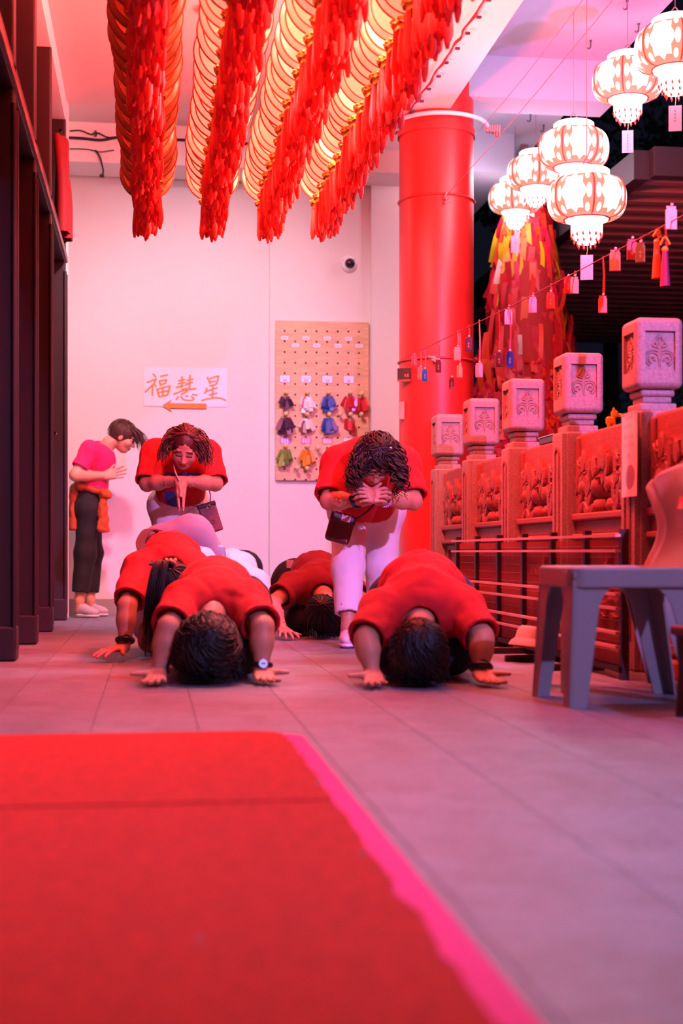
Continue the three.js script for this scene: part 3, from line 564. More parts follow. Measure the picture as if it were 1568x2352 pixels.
  const g = new THREE.BufferGeometry(); g.setAttribute('position', new THREE.Float32BufferAttribute(pos, 3)); g.setIndex(idx); g.computeVertexNormals(); chairParts.back = g;
  chairParts.label = new THREE.PlaneGeometry(0.05, 0.1).rotateY(-Math.PI / 2).rotateZ(-0.1);
}
const chairSpots = [[1.555, -4.62, 0.03, 'grey plastic stacking chair next to the wooden stool'], [1.675, -5.04, 0.0, 'grey plastic stacking chair beside the wire rack']];
for (const [x, z, a, label] of chairSpots) {
  const t = thing('plastic_chair', label, 'chair', [x, 0, z], a, 'grey plastic chairs along the railing');
  mesh('seat', chairParts.seat, chairGrey, t);
  for (const g of chairParts.legs) mesh('leg', g, chairGrey, t);
  const b = mesh('backrest', chairParts.back, chairGrey, t);
  const l = mesh('sticker', [bx(0.002, 0.09, 0.05)], M(0xe8a8a0, 0.6), b); l.position.set(0.224, 0.69, 0.02); l.rotation.z = -0.2;
  const f = mesh('sticker_print', [bx(0.001, 0.07, 0.004, -0.0016, 0, -0.016), bx(0.001, 0.07, 0.004, -0.0016, 0, 0.016), bx(0.001, 0.05, 0.006, -0.0016, 0, 0.0), bx(0.001, 0.01, 0.02, -0.0016, 0.02, 0)], M(0xc04038, 0.6), b); f.position.copy(l.position); f.rotation.z = -0.2;
}
{
  const p = at(1592, 1655, 4.0), t = thing('wooden_stool', 'dark wooden stool leg standing beside the grey chairs', 'stool', [p.x + 0.16, 0, p.z]);
  for (const [x, z] of [[-0.14, 0.14], [-0.14, -0.14], [0.14, 0.14], [0.14, -0.14]]) mesh('leg', [cyl(0.014, 0.02, 0.13, x, 0.065, z, 10), cyl(0.02, 0.012, 0.12, x, 0.19, z, 10)], M(0x4a2420, 0.5), t);
  mesh('seat', [rb(0.34, 0.03, 0.34, 0, 0.262, 0, 0.01)], M(0x4a2420, 0.5), t);
}
// pink hat left on the rack's edge
{
  const p = at(1212, 1462, 6.3), t = thing('sun_hat', 'small pink cloth hat hooked on the wire rack', 'hat', [p.x, p.y, p.z], 0.4);
  mesh('crown', [lathe([[0.001, 0.05], [0.035, 0.048], [0.05, 0.03], [0.058, -0.01]], 20)], M(0xe8a89a, 0.8), t);
  mesh('brim', [lathe([[0.056, -0.008], [0.075, -0.024], [0.085, -0.045], [0.081, -0.046], [0.07, -0.026], [0.054, -0.012]], 20)], M(0xe09a90, 0.8), t);
  t.rotation.z = -0.15;
}
// ------------------------------------------------------------------ carpet
const carpetTex = dataTex(512, 512, (u, v) => { const a = 0.5 * n128(u, v) + 0.25 * n32(u, v) + 0.25 * rnd(), s = 0.72 + 0.42 * a; return [222 * s, 44 * s, 30 * s]; });
carpetTex.repeat.set(2, 2);
const carpetRed = new THREE.MeshPhysicalMaterial({ map: carpetTex, roughness: 0.95, sheen: 0.35, sheenRoughness: 0.6, sheenColor: C(0xff6a5a), bumpMap: rep(grainBump, 10, 10), bumpScale: 0.002 });
{
  const t = thing('red_carpet', 'red pile carpet runner with a worn hot pink backing edge', 'carpet', [0, 0, 0]);
  const edge = (z) => 0.405;
  const pieces = [[0.3, -2.735], [-2.765, -3.84]];
  for (const [z0, z1] of pieces) {
    const sh = new THREE.Shape(), n = 46, rag = (k) => 0.35 - 0.008 * noise3.noise(k * 0.9, 3.1, z0) * 2 - 0.012 * Math.max(0, noise3.noise(k * 2.3, 8.7, z0));
    sh.moveTo(-0.6, -z0);
    sh.lineTo(rag(0), -z0);
    const last = z1 < -3 ? 0.06 : 0;
    for (let k = 0; k <= n; k++) { const f = k / n; let x = rag(k); const zz = z0 + (z1 - z0) * f; if (last && zz < z1 + 0.08) { const q = (z1 + 0.08 - zz) / 0.08; x -= 0.08 * (1 - Math.sqrt(Math.max(0, 1 - q * q))); } sh.lineTo(x, -zz); }
    sh.lineTo(-0.6, -z1);
    const g = uvMetres(prep(new THREE.ExtrudeGeometry(sh, { depth: 0.008, bevelEnabled: true, bevelThickness: 0.003, bevelSize: 0.004, bevelSegments: 2 }).rotateX(-Math.PI / 2)), 1);
    const m = mesh('pile', g, carpetRed, t); m.position.y = 0.007;
  }
  mesh('fold_shade_strip', [bx(0.92, 0.004, 0.05, -0.14, 0.0095, -2.75)], M(0x6a0f14, 0.9), t);  // dark strip added across the seam; its colour paints the shade of the fold
  const us = new THREE.Shape(); us.moveTo(-0.6, -0.3); us.lineTo(0.405, -0.3);
  for (let k = 0; k <= 30; k++) { const z = 0.3 + (3.76 + 0.0) * k / 30 - 0.6; us.lineTo(0.405 + 0.003 * noise3.noise(k * 0.7, 1, 5), z + 0.3); }
  us.bezierCurveTo(0.405, 3.80, 0.4, 3.835, 0.36, 3.838); us.lineTo(-0.6, 3.838);
  mesh('backing', [new THREE.ExtrudeGeometry(us, { depth: 0.006, bevelEnabled: false }).rotateX(-Math.PI / 2).translate(0, 0.0005, 0)], M(0xff2f80, 0.75, { bumpMap: rep(grainBump, 8, 8), bumpScale: 0.001 }), t);
  for (const [x, z, r] of [[0.335, -2.25, 0.006], [0.345, -2.95, 0.008], [0.06, -1.78, 0.006]]) mesh('lint', [new THREE.IcosahedronGeometry(r, 1).scale(1, 0.35, 1.2).translate(x, 0.018, z)], M(0xa87078, 0.9), t);
}

// ------------------------------------------------------------------ on the back wall
const wallL = BACK, wallM = BACK + 0.045, wallE = BACK + 0.09;
const onWall = (px, py, z) => at(px, py, -z);
{
  const a = onWall(330, 843, wallL), b = onWall(521, 935, wallL), w = b.x - a.x, h = a.y - b.y;
  const print = canvasTex(1360, 660, (g) => {
    g.fillStyle = '#efe6f4'; g.fillRect(0, 0, 1360, 660); g.fillStyle = '#e9dfef'; g.fillRect(455, 0, 4, 660); g.fillRect(895, 0, 4, 660);
    g.lineCap = 'round'; g.lineJoin = 'round';
    const S = [[230, 205, 265, 245], [135, 345, 200, 320, 275, 285, 240, 370, 170, 440, 100, 510], [215, 400, 215, 560], [240, 385, 275, 410], [355, 240, 455, 215], [330, 320, 345, 390], [340, 318, 445, 297, 425, 358, 350, 385], [290, 460, 325, 588], [300, 465, 380, 430, 500, 405, 480, 500, 455, 560], [330, 585, 450, 560], [385, 430, 385, 568], [325, 515, 470, 485],
      [700, 245, 692, 420], [650, 310, 735, 290], [640, 360, 740, 340], [610, 425, 715, 393], [830, 220, 820, 440], [785, 300, 870, 283], [780, 352, 865, 338], [752, 382, 800, 362], [700, 458, 790, 440, 780, 490, 690, 540], [565, 540, 700, 482, 790, 462, 920, 440], [605, 630, 635, 585], [680, 575, 720, 630, 800, 645, 880, 632, 892, 605, 850, 580], [760, 570, 790, 570], [872, 543, 940, 550],
      [1115, 245, 1160, 350], [1160, 265, 1230, 238, 1295, 220, 1270, 340, 1240, 370], [1170, 320, 1240, 310], [1155, 390, 1230, 370], [1100, 430, 1095, 480, 1070, 515], [1095, 485, 1190, 450, 1270, 420], [1205, 390, 1195, 590], [1150, 545, 1265, 512], [1025, 640, 1120, 610, 1250, 590, 1340, 600, 1410, 630]];
    for (const [c, lw] of [['#b8562c', 28], ['#e8873a', 17], ['#f2a552', 8]]) { g.strokeStyle = c; g.lineWidth = lw; for (const s of S) { g.beginPath(); for (let i = 0; i < s.length; i += 2) g.lineTo(s[i] - 75, s[i + 1] - 85); g.stroke(); } }
  });
  const t = thing('paper_sign', 'white paper sign with three orange handwritten characters taped on the wall', 'sign', [(a.x + b.x) / 2, b.y, wallL + 0.004]);
  mesh('sheet', [new THREE.PlaneGeometry(w, h).translate(0, h / 2, 0.0012)], M(0xffffff, 0.6, { map: print }), t);
  mesh('backing', [bx(w, h, 0.002, 0, h / 2, 0)], M(0xe6dcec, 0.7), t);
  const s = w / 1360, ar = new THREE.Shape(); [[375, 735], [530, 648], [490, 700], [1090, 702], [1090, 778], [490, 775], [530, 832]].forEach(([x, y], i) => ar[i ? 'lineTo' : 'moveTo']((x - 755) * s, (745 - y) * s));
  const u = thing('arrow_sign', 'orange paper arrow pointing left at the bottom of the white sign', 'sign', [(a.x + b.x) / 2, b.y, wallL + 0.008]);
  mesh('arrow', [new THREE.ExtrudeGeometry(ar, { depth: 0.002, bevelEnabled: false })], M(0xee8a34, 0.6), u);
  const out = new THREE.Shape(); [[366, 735], [536, 636], [500, 694], [1096, 694], [1096, 785], [500, 782], [536, 842]].forEach(([x, y], i) => out[i ? 'lineTo' : 'moveTo']((x - 755) * s, (745 - y) * s));
  mesh('outline', [new THREE.ExtrudeGeometry(out, { depth: 0.001, bevelEnabled: false }).translate(0, 0, -0.001)], M(0x9c3f36, 0.7), u);
  mesh('tape', [bx(0.016, 0.02, 0.001, (375 - 755) * s, 10 * s, 0.003)], whitePlastic, u);
}
const pouchGeo = (() => {   // a flat cloth pouch drawn together at the top
  const sh = new THREE.Shape(); sh.moveTo(-0.5, 0); sh.lineTo(0.5, 0); sh.lineTo(0.5, 1.08); sh.lineTo(0.36, 1.17); sh.lineTo(0.42, 1.3); sh.lineTo(-0.42, 1.3); sh.lineTo(-0.36, 1.17); sh.lineTo(-0.5, 1.08); sh.lineTo(-0.5, 0);
  return new THREE.ExtrudeGeometry(sh, { depth: 0.12, bevelEnabled: true, bevelThickness: 0.06, bevelSize: 0.05, bevelSegments: 1 }).translate(0, -1.3, -0.06);
})();
{
  const a = onWall(632, 737, wallM), b = onWall(845.5, 1105, wallM), w = b.x - a.x, h = a.y - b.y, x0 = (a.x + b.x) / 2;
  const woodTex = dataTex(256, 512, (u, v) => { const g = 0.6 * n32(u * 0.25, v * 3) + 0.4 * n128(u * 0.3, v * 4), s = 0.86 + 0.2 * g; return [232 * s, 186 * s, 150 * s]; });
  const t = thing('pegboard', 'pale wooden pegboard with round pegs and small label cards', 'pegboard', [x0, b.y, wallM + 0.02]);
  mesh('board', [rb(w, h, 0.024, 0, h / 2, 0, 0.003)], M(0xffffff, 0.6, { map: woodTex }), t);
  const L = (px, py) => { const p = onWall(px, py, wallM + 0.034); return [p.x - x0, p.y - b.y]; };
  const holes = [];
  for (let r = 0; r < 15; r++) for (let c = 0; c < 8; c++) { const [x, y] = L(653.4 + 24.4 * c, 759.6 + 24.4 * r + 0.35 * c); holes.push(new THREE.CylinderGeometry(0.0085, 0.0085, 0.002, 8).rotateX(Math.PI / 2).translate(x, y, 0.0118)); }
  mesh('peg_holes', holes, M(0x2a1412, 0.9), t).userData.kind = 'stuff';
  const knobs = [[656.5, 903], [704.5, 903], [753.5, 903], [803, 903], [829, 906], [655.6, 952], [704, 953], [754.5, 953], [778.5, 953], [803, 953], [827.5, 953], [655, 1025], [705, 1026], [729, 1030], [754.5, 1027], [778.5, 1027], [680.5, 1076], [703.5, 1077]];
  const wood = M(0xe9bf8e, 0.5);
  for (const [px, py] of knobs) { const [x, y] = L(px, py); mesh('peg', [ball(0.0195, x, y, 0.074, 14, 10), cyl(0.008, 0.008, 0.06, 0, 0, 0, 8).rotateX(Math.PI / 2).translate(x, y, 0.04)], wood, t); }
  const card = (px, py, wpx, hpx, draw, edge) => {
    const [x, y] = L(px, py), cw = wpx * 0.00358, chh = hpx * 0.00358;
    const tex = canvasTex(192, Math.round(192 * hpx / wpx), draw), m = mesh('label_card', [bx(cw, chh, 0.002, x, y, 0.0135)], M(edge, 0.7), t);
    mesh('print', [new THREE.PlaneGeometry(cw * 0.93, chh * 0.9).translate(x, y, 0.0148)], M(0xffffff, 0.7, { map: tex }), m);
  };
  const small = (g, W, H) => { g.fillStyle = '#f8e9ec'; g.fillRect(0, 0, W, H); g.fillStyle = '#d9a0b0'; for (let k = 0; k < 6; k++) g.fillRect(36 + k * 21, H * 0.34, 13, H * 0.34); };
  for (let k = 0; k < 4; k++) { card(653.5 + 48.9 * k, 776 + 0.6 * k, 19, 10, small, 0xc0506c); card(678.5 + 48.7 * k, 793 + 0.6 * k, 19, 10, small, 0xc0506c); }
  [['Health', '#6a5cc8'], ['Happiness', '#d8486a'], ['Success', '#8a86c8'], ['Wealth', '#b070b8']].forEach(([s, c], k) => card(654 + 48.8 * k, 870 + 0.5 * k, 25.5, 17.5, (g, W, H) => { g.fillStyle = '#f6eefb'; g.fillRect(0, 0, W, H); g.fillStyle = c; g.font = '34px serif'; g.textAlign = 'center'; g.globalAlpha = 0.55; g.fillText(s, W / 2, H * 0.44); g.globalAlpha = 1; for (const q of [-1, 1]) { const cx = W / 2 + q * 18; g.fillRect(cx - 14, H * 0.58, 28, 5); g.fillRect(cx - 14, H * 0.7, 28, 5); g.fillRect(cx - 14, H * 0.84, 28, 5); g.fillRect(cx - 3, H * 0.54, 6, H * 0.36); g.fillRect(cx - 13, H * 0.58, 4, H * 0.3); g.fillRect(cx + 8, H * 0.6, 4, H * 0.28); } }, 0x7a4a9a));
  ['#c8a8e8', '#f48ac4', '#e8b0c8', '#f6e6e2'].forEach((c, k) => card(655 + 48.2 * k, 1012 + 0.3 * k, 24, 15, (g, W, H) => { g.fillStyle = c; g.fillRect(0, 0, W, H); g.fillStyle = '#fff4f8'; for (let i = 0; i < 3; i++) g.fillRect(30 + i * 50, 12 + 8 * (i % 2), 16, H - 30); g.fillStyle = '#a04a86'; if (k === 0) { g.fillRect(60, H * 0.6, 26, 12); g.fillRect(100, H * 0.6, 26, 12); } }, 0x8a3a80));
  // bundles of wrapped charms on the pegs
  const shades = { plum: [0x4a2448, 0x3a1a3c, 0x5a3058], white: [0xf2e2e4, 0xe8d4da, 0xf6eef0, 0xd86a78], blue: [0x2a52a8, 0x1c3c88, 0x3a66b8], red: [0xb81c28, 0xd02a34, 0x9a1422], grey: [0xd8ccc8, 0x8a4a44, 0xc8bcb8, 0xf0e6e4], green: [0x7a8a3a, 0x5e7030, 0x9aa858], orange: [0xe0822c, 0xd0661e, 0xe8a040], brown: [0x4a2a24, 0x6a4038, 0xc8b8b0] };
  const bundles = [[656.5, 903, 'plum', 5, 'thin bundle of plum charms hanging above the full plum bundle', 0.75], [704.5, 903, 'white', 11, 'bundle of white and pink charms on an upper peg', 1.1], [753.5, 903, 'blue', 11, 'bundle of blue charms on an upper peg', 1.1], [803, 903, 'red', 11, 'bundle of deep red charms next to the single red charm peg', 1.05], [829, 906, 'red', 10, 'bundle of red charms at the outer edge of the pegboard nearest the column', 1.0], [655.6, 952, 'plum', 13, 'full bundle of dark plum charms below the thin plum bundle', 1.25], [704, 953, 'grey', 8, 'bundle of grey and maroon charms on a middle peg', 1.05], [754.5, 953, 'blue', 11, 'bundle of blue charms below the other blue bundle', 1.15], [803, 953, 'red', 3, 'single narrow dark red charm hanging from a middle peg', 1.1], [655, 1025, 'green', 14, 'bundle of olive green charms on the lowest charm row', 1.15], [705, 1026, 'orange', 11, 'bundle of orange charms on the lowest charm row', 1.15], [754.5, 1027, 'grey', 12, 'bundle of white and grey charms beside the bowing woman', 1.25], [778.5, 1027, 'brown', 6, 'bundle of dark brown charms half hidden by the bowing woman', 1.1]];
  for (const [px, py, c, n, label, s] of bundles) {
    const p = onWall(px, py, wallM + 0.06), u = thing('charm_bundle', label, 'charms', [p.x, p.y - 0.012, wallM + 0.06], 0, 'charm bundles on the pegboard');
    for (let k = 0; k < n; k++) {
      const cc = shades[c][k % shades[c].length], f = n > 1 ? k / (n - 1) - 0.5 : 0;
      const m = mesh('charm_pouch', pouchGeo, P(cc, 0.35, { clearcoat: 0.7, clearcoatRoughness: 0.15 }), u);
      m.scale.set(0.034, 0.058 * s * rr(0.85, 1.15), 0.034); m.position.set(f * 0.05, -0.02 - 0.02 * (k % 3), 0.012 * Math.cos(f * 3) + rr(-0.012, 0.018)); m.rotation.set(rr(-0.2, 0.1), rr(-0.6, 0.6), f * 0.85 * (n > 4 ? 1 : 0.3) + rr(-0.1, 0.1));
    }
    mesh('loop', [new THREE.TorusGeometry(0.016, 0.002, 5, 14).translate(0, -0.006, -0.004)], twine, u);
  }
}
{
  const p = onWall(800, 607, wallM), t = thing('dome_camera', 'white dome security camera with dark glass on the wall', 'camera', [p.x, p.y, wallM]);
  mesh('base', [lathe([[0.001, 0.045], [0.045, 0.045], [0.06, 0.036], [0.068, 0.018], [0.069, 0]], 32).rotateX(Math.PI / 2)], whitePlastic, t);
  mesh('dome', [new THREE.SphereGeometry(0.043, 28, 16).scale(1, 1, 0.85).translate(0.006, -0.002, 0.046)], P(0x1a1424, 0.06, { clearcoat: 1, clearcoatRoughness: 0.02 }), t);
  mesh('screws', [0.6, 2.7, 4.8].map((a) => ball(0.004, 0.056 * Math.cos(a), 0.056 * Math.sin(a), 0.038, 6, 5)), cordDark, t);
}
{
  const p = onWall(903, 1045, wallE), t = thing('leaflet', 'small brown and white leaflet on the wall beside the column', 'leaflet', [p.x, p.y, wallE + 0.003]);
  mesh('sheet', [bx(0.09, 0.2, 0.003)], M(0xe6d6cc, 0.7), t); mesh('picture', [bx(0.06, 0.12, 0.001, -0.01, -0.01, 0.002)], M(0xb87848, 0.7), t);
}
// cables on the cross beam, cord with clips on the ceiling
{
  const B = (px, py) => { const p = at(px, py, 11.235); return [p.x, p.y, p.z]; };
  const black = M(0x1a1416, 0.6);
  const c = (name, label, list) => tag(mesh(name, list, black), label, 'cable');
  c('power_cable', 'thick black cable sagging along the beam from the drape', [tube([B(150, 316), B(190, 318), B(235, 322), B(265, 316), B(330, 320), B(430, 322), B(520, 330), B(700, 326), B(915, 337)], 0.011, 60, 6)]);
  c('loose_cable', 'thin looped black cable above the sagging one on the beam', [tube([B(160, 301), B(185, 300), B(210, 309), B(222, 305), B(250, 316), B(300, 312)], 0.006, 40, 6), tube([B(219, 300), B(221, 308), B(219, 314)], 0.007, 8, 6)]);
  c('hanging_plug', 'short black cable with a plug dangling from the beam', [tube([B(219, 345), B(228, 358), B(234, 378), B(237, 395), B(234, 403)], 0.008, 24, 6), tube([B(160, 342), B(200, 343), B(230, 349), B(262, 345)], 0.0045, 24, 5), rb(0.034, 0.024, 0.024, ...B(234, 404), 0.004)]);
  const cord = [], n = 26;
  const pts = []; for (let k = 0; k <= n; k++) { const f = k / n; pts.push([1.85 + 0.08 * f + rr(-0.006, 0.006), 3.702 + rr(-0.008, 0.004), -10.75 + 3.2 * f]); }
  cord.push(tube(pts, 0.0065, 90, 6), tube(pts.map(([x, y, z], i) => [x + 0.008 * Math.sin(i * 2), y - 0.006, z + 0.008 * Math.cos(i * 2)]), 0.005, 90, 5));
  const m = thing('clip_cord', 'dark red twisted cord with small clips fixed along the ceiling', 'cord');
  mesh('cord', cord, M(0x6a1626, 0.6), m);
  for (let k = 1; k < 12; k++) mesh('clip', [rb(0.03, 0.014, 0.022, 0, 0, 0, 0.003)], M(0x3a1a3c, 0.5), m).position.set(1.86 + 0.08 * k / 12 + rr(0.005, 0.02), 3.69, -10.7 + 3.2 * k / 12);
}
// hooks under the eave strip
for (const [px, py] of [[1440, 18], [1356, 108], [1225, 243], [1218, 276], [1164, 332], [1248, 300], [1466, 70]]) {
  const u = (px - 784) / FOCAL, dc = 3.6 * FOCAL / (HORIZON - py), d = dc / (Math.cos(YAW) + Math.tan(YAW + Math.atan(u)) * Math.sin(YAW)), p = at(px, py, d);
  const h = mesh('ceiling_hook', [tube([[0, 0.07, 0], [0, 0.02, 0], [-0.004, 0.0, 0], [-0.018, -0.008, 0], [-0.028, 0.004, 0]], 0.005, 16, 6), cyl(0.01, 0.01, 0.006, 0, 0.05, 0, 8)], M(0x6a5a6c, 0.4, { metalness: 0.7 }));
  h.position.set(p.x, 4.15 - 0.055, p.z); tag(h, 'small grey open hook screwed under the eave', 'hook', 'ceiling hooks of the eave');
}
// thin wires out from the column
{
  const A = at(1017, 458, 10.12), w = (p, q, label) => tag(mesh('thin_wire', [tube([p, p.clone().lerp(q, 0.5).add(V(0, -0.02, 0)), q], 0.0024, 20, 5)], M(0xa0688c, 0.6)), label, 'wire');
  w(A, at(1420, -16, 7.0), 'thin red wire rising from the column knot toward the eave lanterns');
  w(at(1100, 300, 10.3), at(1338, 0, 7.4), 'thin wire running from the white hoop toward the eave');
  const k = mesh('wire_knot', [0, 1, 2, 3].map((i) => tube([A, [A.x + rr(0.02, 0.05), A.y + rr(-0.01, 0.05), A.z + 0.03], [A.x + rr(-0.01, 0.02), A.y + rr(-0.05, 0.02), A.z + 0.02]], 0.006, 10, 5)), steel); tag(k, 'twisted wire knot on the upper band of the column', 'knot');
  const K = colFace(1003, 829); tag(mesh('wire_knot', [0, 1, 2, 3, 4].map((i) => tube([K, [K.x + rr(-0.08, -0.01), K.y + rr(-0.02, 0.03), K.z + 0.03], [K.x + rr(-0.02, 0.04), K.y + rr(-0.02, 0.03), K.z + 0.03]], 0.007, 10, 5)), M(0xb08a8a, 0.5)), 'frayed wire knot on the lower band of the column', 'knot');
}
// ------------------------------------------------------------------ prayer charms on the slanting line
{
  const A = colFace(921, 826, 0.02), Z = at(1600, 478, 5.6);
  const lineAt = (px) => { let lo = 0, hi = 1; for (let i = 0; i < 40; i++) { const m = (lo + hi) / 2, p = A.clone().lerp(Z, m); const q = Math.atan2(p.x, -p.z) - YAW; if (784 + FOCAL * Math.tan(q) < px) lo = m; else hi = m; } return A.clone().lerp(Z, lo); };
  tag(mesh('charm_line', [tube([A, A.clone().lerp(Z, 0.5).add(V(0, -0.015, 0)), Z], 0.0028, 30, 5)], M(0x6a2a3c, 0.6)), 'thin slanting line with prayer charms from the column over the railing', 'line');
  const list = [   // px, centre row, colour, size, label
    [951, 828, 0x7a0f18, 1, 'dark red prayer charm next to the black plaque on the column'], [965, 858, 0xf07a70, 1, 'salmon prayer charm hanging low against the column'], [975, 862, 0x2a58b0, 1, 'blue prayer charm hanging against the column'], [1006, 841, 0x5a1020, 1, 'maroon prayer charm on twin cords before the column'], [1037, 880, 0x4a1030, 0.8, 'narrow maroon prayer charm hanging lowest before the column'], [1050, 812, 0xf4a8c8, 1, 'pale pink prayer charm before the column'], [1055, 853, 0xa89070, 0.9, 'grey gold prayer charm below the pale pink one'], [1076, 790, 0x2a2458, 1, 'navy prayer charm at the edge of the column'],
    [1100, 850, 0xf0a0c8, 1, 'pink prayer charm hanging before the ribbons'], [1145, 826, 0x5a1030, 1, 'maroon prayer charm beside the royal blue one'], [1170, 825, 0x223c98, 1.05, 'royal blue prayer charm with gold print on a long cord'], [1167, 728, 0xc8b0dc, 1, 'lilac prayer charm before the ribbons'], [1223, 700, 0xb898cc, 1, 'pale violet prayer charm before the ribbons'], [1264, 690, 0xb83030, 1, 'brick red prayer charm before the ribbons'], [1304, 655, 0xa82a20, 1, 'rust prayer charm at the edge of the ribbons'], [1319, 655, 0x7a7048, 1, 'olive prayer charm at the edge of the ribbons'],
    [1384, 699, 0xe0502c, 0.95, 'orange red prayer charm on a long beaded cord'], [1412, 598, 0xb0806a, 1.15, 'tan prayer charm with a red pouch behind it'], [1451, 573, 0x8a1428, 1.1, 'crimson prayer charm beside the olive violet one'], [1470, 580, 0x6a6a4a, 1, 'olive violet prayer charm on the slanting line'], [1508, 592, 0xf05a2c, 1.1, 'bright orange tassel charm on the slanting line'], [1527, 610, 0x8a1a5a, 1, 'magenta prayer charm hanging below the orange tassel'], [1541, 500, 0xe8d0c0, 1.15, 'pale foil wrapped prayer charm high on the line']];
  for (const [px, py, col, s, label] of list) {
    const l = lineAt(px), p = at(px, py, -l.z), t = thing('prayer_charm', label, 'charm', [p.x, p.y, p.z], rr(-0.5, 0.4), 'prayer charms on the slanting line');
    const h = 0.062 * s, w = 0.04 * s, top = Math.max(0.03, l.y - p.y);
    if (label.includes('tassel')) {
      mesh('tassel', [taper([[0, 0.06, 0], [0, 0, 0], [0, -0.09, 0]], [0.012, 0.022], 8, 9)], M(col, 0.6), t); mesh('knot', [ball(0.014, 0, 0.07, 0, 10, 8), tube([[-0.02, 0.09, 0], [0.0, 0.12, 0.01], [0.02, 0.09, 0]], 0.006, 10, 6)], M(0xf0a040, 0.5), t);
    } else {
      const b = mesh('pouch', pouchGeo, P(col, 0.4, { clearcoat: 0.4 }), t); b.scale.set(w, h, w * 0.6); b.position.y = h * 0.65;
      mesh('print', [bx(w * 0.1, h * 0.55, 0.001, 0, -h * 0.12, w * 0.085), bx(w * 0.34, h * 0.06, 0.001, 0, h * 0.02, w * 0.085), bx(w * 0.34, h * 0.06, 0.001, 0, -h * 0.26, w * 0.085)], M(C(col).lerp(C(0xf0d0a0), 0.35), 0.5), t);
    }
    mesh('cord', [tube([[0, h * 0.6, 0], [0.003, (h * 0.6 + top) / 2, 0.002], [0, top, 0]], 0.002, 8, 5), tube([[0.006, h * 0.62, 0], [0.009, (h * 0.6 + top) / 2, 0.002], [0.002, top, 0]], 0.002, 8, 5)], M(C(col).lerp(C(0xd04050), 0.5), 0.6), t);
    mesh('bead', [ball(0.007, 0.003, h * 0.66 + 0.008, 0.002, 8, 6)], M(0xf0c8d0, 0.3), t);
  }
}
// ------------------------------------------------------------------ wishing ribbons on a hanging ring beyond the railing
{
  const c = at(1205, 700, 12.4), top = at(1205, 452, 12.4).y, t = thing('ribbon_bundle', 'tall bundle of red, orange and yellow wishing ribbons beyond the railing', 'ribbons', [c.x, 0, c.z]);
  const bot = at(1205, 1060, 12.4).y, H = top - bot;
  const wid = (f) => 0.1 + 0.37 * Math.min(1, Math.pow(f * 1.5 + 0.08, 0.75));
  mesh('core', [lathe([[0.001, top - 0.02], [0.07, top - 0.05], ...[0.15, 0.3, 0.5, 0.8, 1].map((f) => [wid(f) * 0.82, top - f * H]), [0.001, bot]], 20)], M(0xb01a1c, 0.8), t);
  const reds = [0xe2231c, 0xd81a24, 0xf03a20, 0xc8142a, 0xe8441c, 0xd01038].map((h) => M(h, 0.5)), warm = [0xf0a018, 0xf8c020, 0xf07a30, 0xf0b8b0].map((h) => M(h, 0.5));
  const strips = [];
  for (let k = 0; k < 8; k++) {   // ribbon shapes: gently waved strips with a little twist
    const L = 1, n = 8, pos = [], idx = [];
    for (let s = 0; s < 2; s++) for (let i = 0; i <= n; i++) { const f = i / n, tw = 0.5 * Math.sin(f * 3 + k), zz = 0.03 * Math.sin(f * 5 + k * 1.3) + s * 0.0016; for (const e of [-1, 1]) pos.push(e * 0.5 * Math.cos(tw) + 0.4 * Math.sin(f * 2.6 + k * 2) * f, -f * L, zz + e * 0.012 * Math.sin(tw)); }
    const m = 2 * (n + 1);
    for (let i = 0; i < n; i++) { const a = 2 * i; idx.push(a, a + 2, a + 1, a + 1, a + 2, a + 3, m + a, m + a + 1, m + a + 2, m + a + 1, m + a + 3, m + a + 2); }
    const g = new THREE.BufferGeometry(); g.setAttribute('position', new THREE.Float32BufferAttribute(pos, 3)); g.setIndex(idx); g.computeVertexNormals(); strips.push(g);
  }
  for (let k = 0; k < 290; k++) {
    const f = k < 60 ? rr(0, 0.12) : rr(0.05, 0.85), a = rr(-1.45, 1.45), yel = (a < -0.1 && a > -1.1 && f < 0.2 && rnd() < 0.75) || rnd() < 0.035;
    const m = mesh('ribbon', strips[k % 8], (yel ? warm : reds)[Math.floor(rr(0, yel ? 4 : 6))], t);
    const r = wid(f) * rr(0.86, 1.0) + 0.01, L = rr(0.35, 0.75) * (f > 0.6 ? 0.75 : 1);
    m.position.set(r * Math.sin(a), top - f * H, r * Math.cos(a) * 0.8);
    m.scale.set(rr(0.04, 0.066), Math.min(L, (1 - f) * H + 0.1), 1);
    m.rotation.set(-0.12 * (1 - f), a * 0.8, rr(-0.12, 0.12) + (f < 0.3 ? Math.sin(a) * 0.42 * (1 - f * 3) : 0));
  }
  mesh('hanging_rope', [tube([[-0.02, top - 0.05, 0], [-0.05, top + 0.2, 0], [0.0, top + 0.6, 0]], 0.014, 12, 6), tube([[0.06, top - 0.05, 0], [0.03, top + 0.2, 0], [0.0, top + 0.6, 0]], 0.012, 12, 6)], M(0x8a4a50, 0.8), t);
  // knotted rows of tied ribbons in the lower third
  for (let k = 0; k < 60; k++) { const a = rr(-1.7, 1.7), f = rr(0.62, 0.98), r = wid(f) * 0.98 + 0.01, q = mesh('ribbon_knot', ribbonKnot(), reds[k % 6], t); q.position.set(r * Math.sin(a), top - f * H, r * Math.cos(a) * 0.82); q.rotation.set(rr(-0.4, 0.4), a, rr(-0.8, 0.8)); }
}
